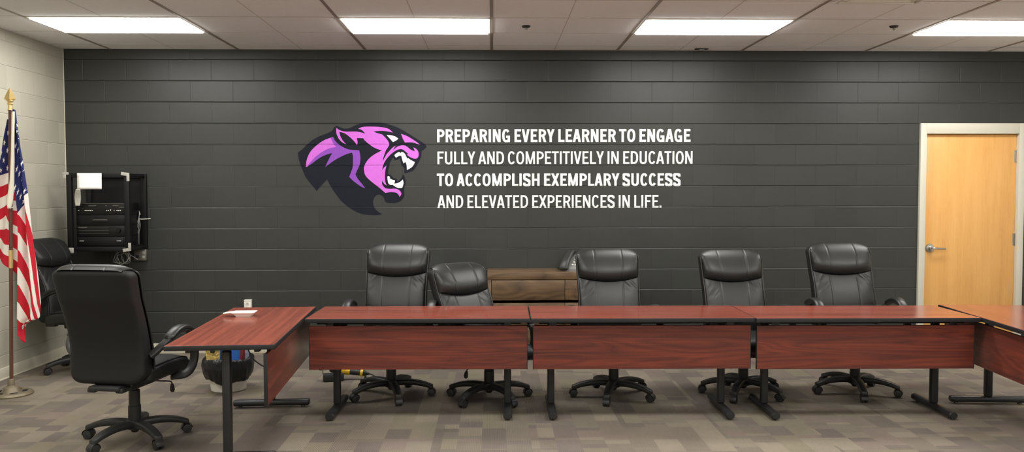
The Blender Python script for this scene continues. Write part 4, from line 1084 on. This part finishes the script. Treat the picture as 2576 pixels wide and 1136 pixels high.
o = MB().grid(gold, 48, 20, True).build('bag_body', M['gold_foil'], gb, fix=False, angle=18); md = o.modifiers.new('t', 'SOLIDIFY'); md.thickness = 0.001
for q in (0, 1):
    P = spline([(-0.045+0.012*q, -0.050, 0.250), (-0.035+0.03*q, -0.066, 0.210), (0.0, -0.072, 0.180+0.02*q), (0.012-0.02*q, -0.070, 0.165), (0.02, -0.068, 0.200), (0.030-0.03*q, -0.060, 0.235), (0.012, -0.052, 0.256)], 6)
    MB().tube(P, 1.0, 8, sec=(0.002, 0.007, 3), up=(0,1,0)).build('ribbon_handle', M['ribbon'], gb)
bc = MB()
bc.box((0, 0, 0.185), (0.205, 0.085, 0.37), 0.004).box((0, -0.044, 0.270), (0.207, 0.006, 0.006), 0.001)
o = bc.build('card_box', M['blue_card'], None); o.location = (BX+0.022, BY+0.055, 0.055); o.rotation_euler = (0.05, 0, math.radians(-6))
tag(o, 'bright blue card box standing in the waste bin', 'box')
def bottle(name, label, x, y, lean, top, mat, cap):
    r = thing(name, label, 'bottle', (x, y, 0.15)); r.rotation_euler = (lean, 0.03, 0)
    MB().lathe([(0.0, 0.0), (0.016, 0.0), (0.019, 0.006), (0.019, top*0.80), (0.017, top*0.85), (0.010, top*0.93), (0.010, top)], 24).build('bottle_body', mat, r)
    MB().lathe([(0.012, top-0.004), (0.012, top+0.014), (0.0, top+0.016)], 16).build('cap', cap, r)
    return r
b = bottle('drink_bottle', 'small bottle with a dark red label in the waste bin', BX+0.127, BY-0.065, -0.05, 0.245, M['red_label'], M['white_plastic'])
b = bottle('drink_bottle', 'clear plastic bottle at the right rim of the waste bin', BX+0.142, BY-0.005, -0.05, 0.255, M['clear'], M['white_plastic'])

# ================================================================== CORDS AND TOOL
P = spline([(-1.86, 6.00, 0.679), (-1.845, 6.0, 0.60), (-1.835, 6.0, 0.50), (-1.806, 6.0, 0.401), (-1.763, 6.0, 0.327), (-1.668, 6.0, 0.264), (-1.58, 5.97, 0.235), (-1.50, 5.93, 0.25), (-1.43, 5.90, 0.33), (-1.405, 5.87, 0.43)], 6)
o = MB().tube(P, 0.0055, 8).build('drooping_wire', M['brown_knob'], None)
tag(o, 'thin dark cord drooping under the left side table beside the waste bin', 'cord')
tl = thing('power_tool', 'black and yellow corded hand tool lying on the carpet behind the left table leg', 'tool', (-1.33, 6.74, 0))
ax = Vector((0.27, 0.0, -0.035))
def along(q): return Vector((0.0, 0.03, 0.085))+ax*q
m = MB().tube([along(-0.12), along(-0.05), along(0.25)], [0.022, 0.028, 0.026], 16); m.build('tool_body', M['black_plastic'], tl)
MB().tube([along(0.25), along(0.29), along(0.50)], [0.029, 0.031, 0.028], 16).build('grip_band', M['yellow'], tl)
MB().tube([along(0.50), along(0.82)], [0.0255, 0.0245], 16).build('grip', M['black_plastic'], tl)
MB().tube([along(0.82), along(0.90)], [0.031, 0.031], 16).build('grip_band', M['yellow'], tl)
m = MB().tube([along(0.90), along(0.97), along(1.10)], [0.027, 0.020, 0.007], 14); m.box((0.262, 0.03, 0.022), (0.014, 0.04, 0.044), 0.004)
m.build('end_cap', M['black_plastic'], tl)
MB().box((0.0, -0.02, 0.0325), (0.17, 0.075, 0.065), 0.012, M=Matrix.Rotation(math.radians(14), 4, 'Z')).build('foot_plate', M['black_plastic'], tl)
m = MB().cyl((-0.080, -0.03, 0.06), (-0.085, 0.02, 0.16), 0.0035, 8).box((-0.11, 0.03, 0.105), (0.03, 0.03, 0.05), 0.006); m.build('guard', M['rack_black'], tl)
e = along(1.10)
P = spline([e, e+Vector((0.03, 0.0, -0.012)), (0.36, 0.03, 0.013), (0.42, 0.05, 0.010), (0.435, 0.08, 0.010), (0.435, 0.22, 0.008), (0.44, 0.34, 0.008), (0.50, 0.50, 0.008), (0.62, 0.66, 0.008), (0.80, 0.75, 0.008)], 6)
MB().tube(P, 0.0050, 8).build('tool_cord', M['black_plastic'], tl)

# ================================================================== CAMERA, WORLD, VIEW
f_, yaw, pitch, roll, ch = 2040.0, 2.41417847e-2, 4.10493602e-2, -1.39059650e-3, 1.56093292
cy, sy, cp, sp = math.cos(yaw), math.sin(yaw), math.cos(pitch), math.sin(pitch)
fwd = Vector((sy*cp, cy*cp, -sp)); rt = Vector((cy, -sy, 0)); up = rt.cross(fwd)
r2 = rt*math.cos(roll)+up*math.sin(roll); u2 = -rt*math.sin(roll)+up*math.cos(roll)
R = Matrix((r2, u2, -fwd)).transposed().to_4x4(); R.translation = (0, 0, ch)
cam = bpy.data.cameras.new('camera'); cam.sensor_fit = 'HORIZONTAL'; cam.sensor_width = 36.0; cam.lens = f_/2576*36.0; cam.clip_start = 0.05
co_ = bpy.data.objects.new('camera', cam); COL.objects.link(co_); co_.matrix_world = R
SC.camera = co_
w = bpy.data.worlds.new('world'); SC.world = w; w.use_nodes = True
w.node_tree.nodes['Background'].inputs[0].default_value = (0.05, 0.05, 0.05, 1); w.node_tree.nodes['Background'].inputs[1].default_value = 0.2
SC.view_settings.view_transform = 'Standard'; SC.view_settings.look = 'None'; SC.view_settings.gamma = 1.0
SC.view_settings.use_curve_mapping = False
SC.view_settings.exposure = EXPOSURE
try:
    SC.cycles.use_denoising = True; SC.cycles.max_bounces = 8; SC.cycles.diffuse_bounces = 5
except Exception: pass
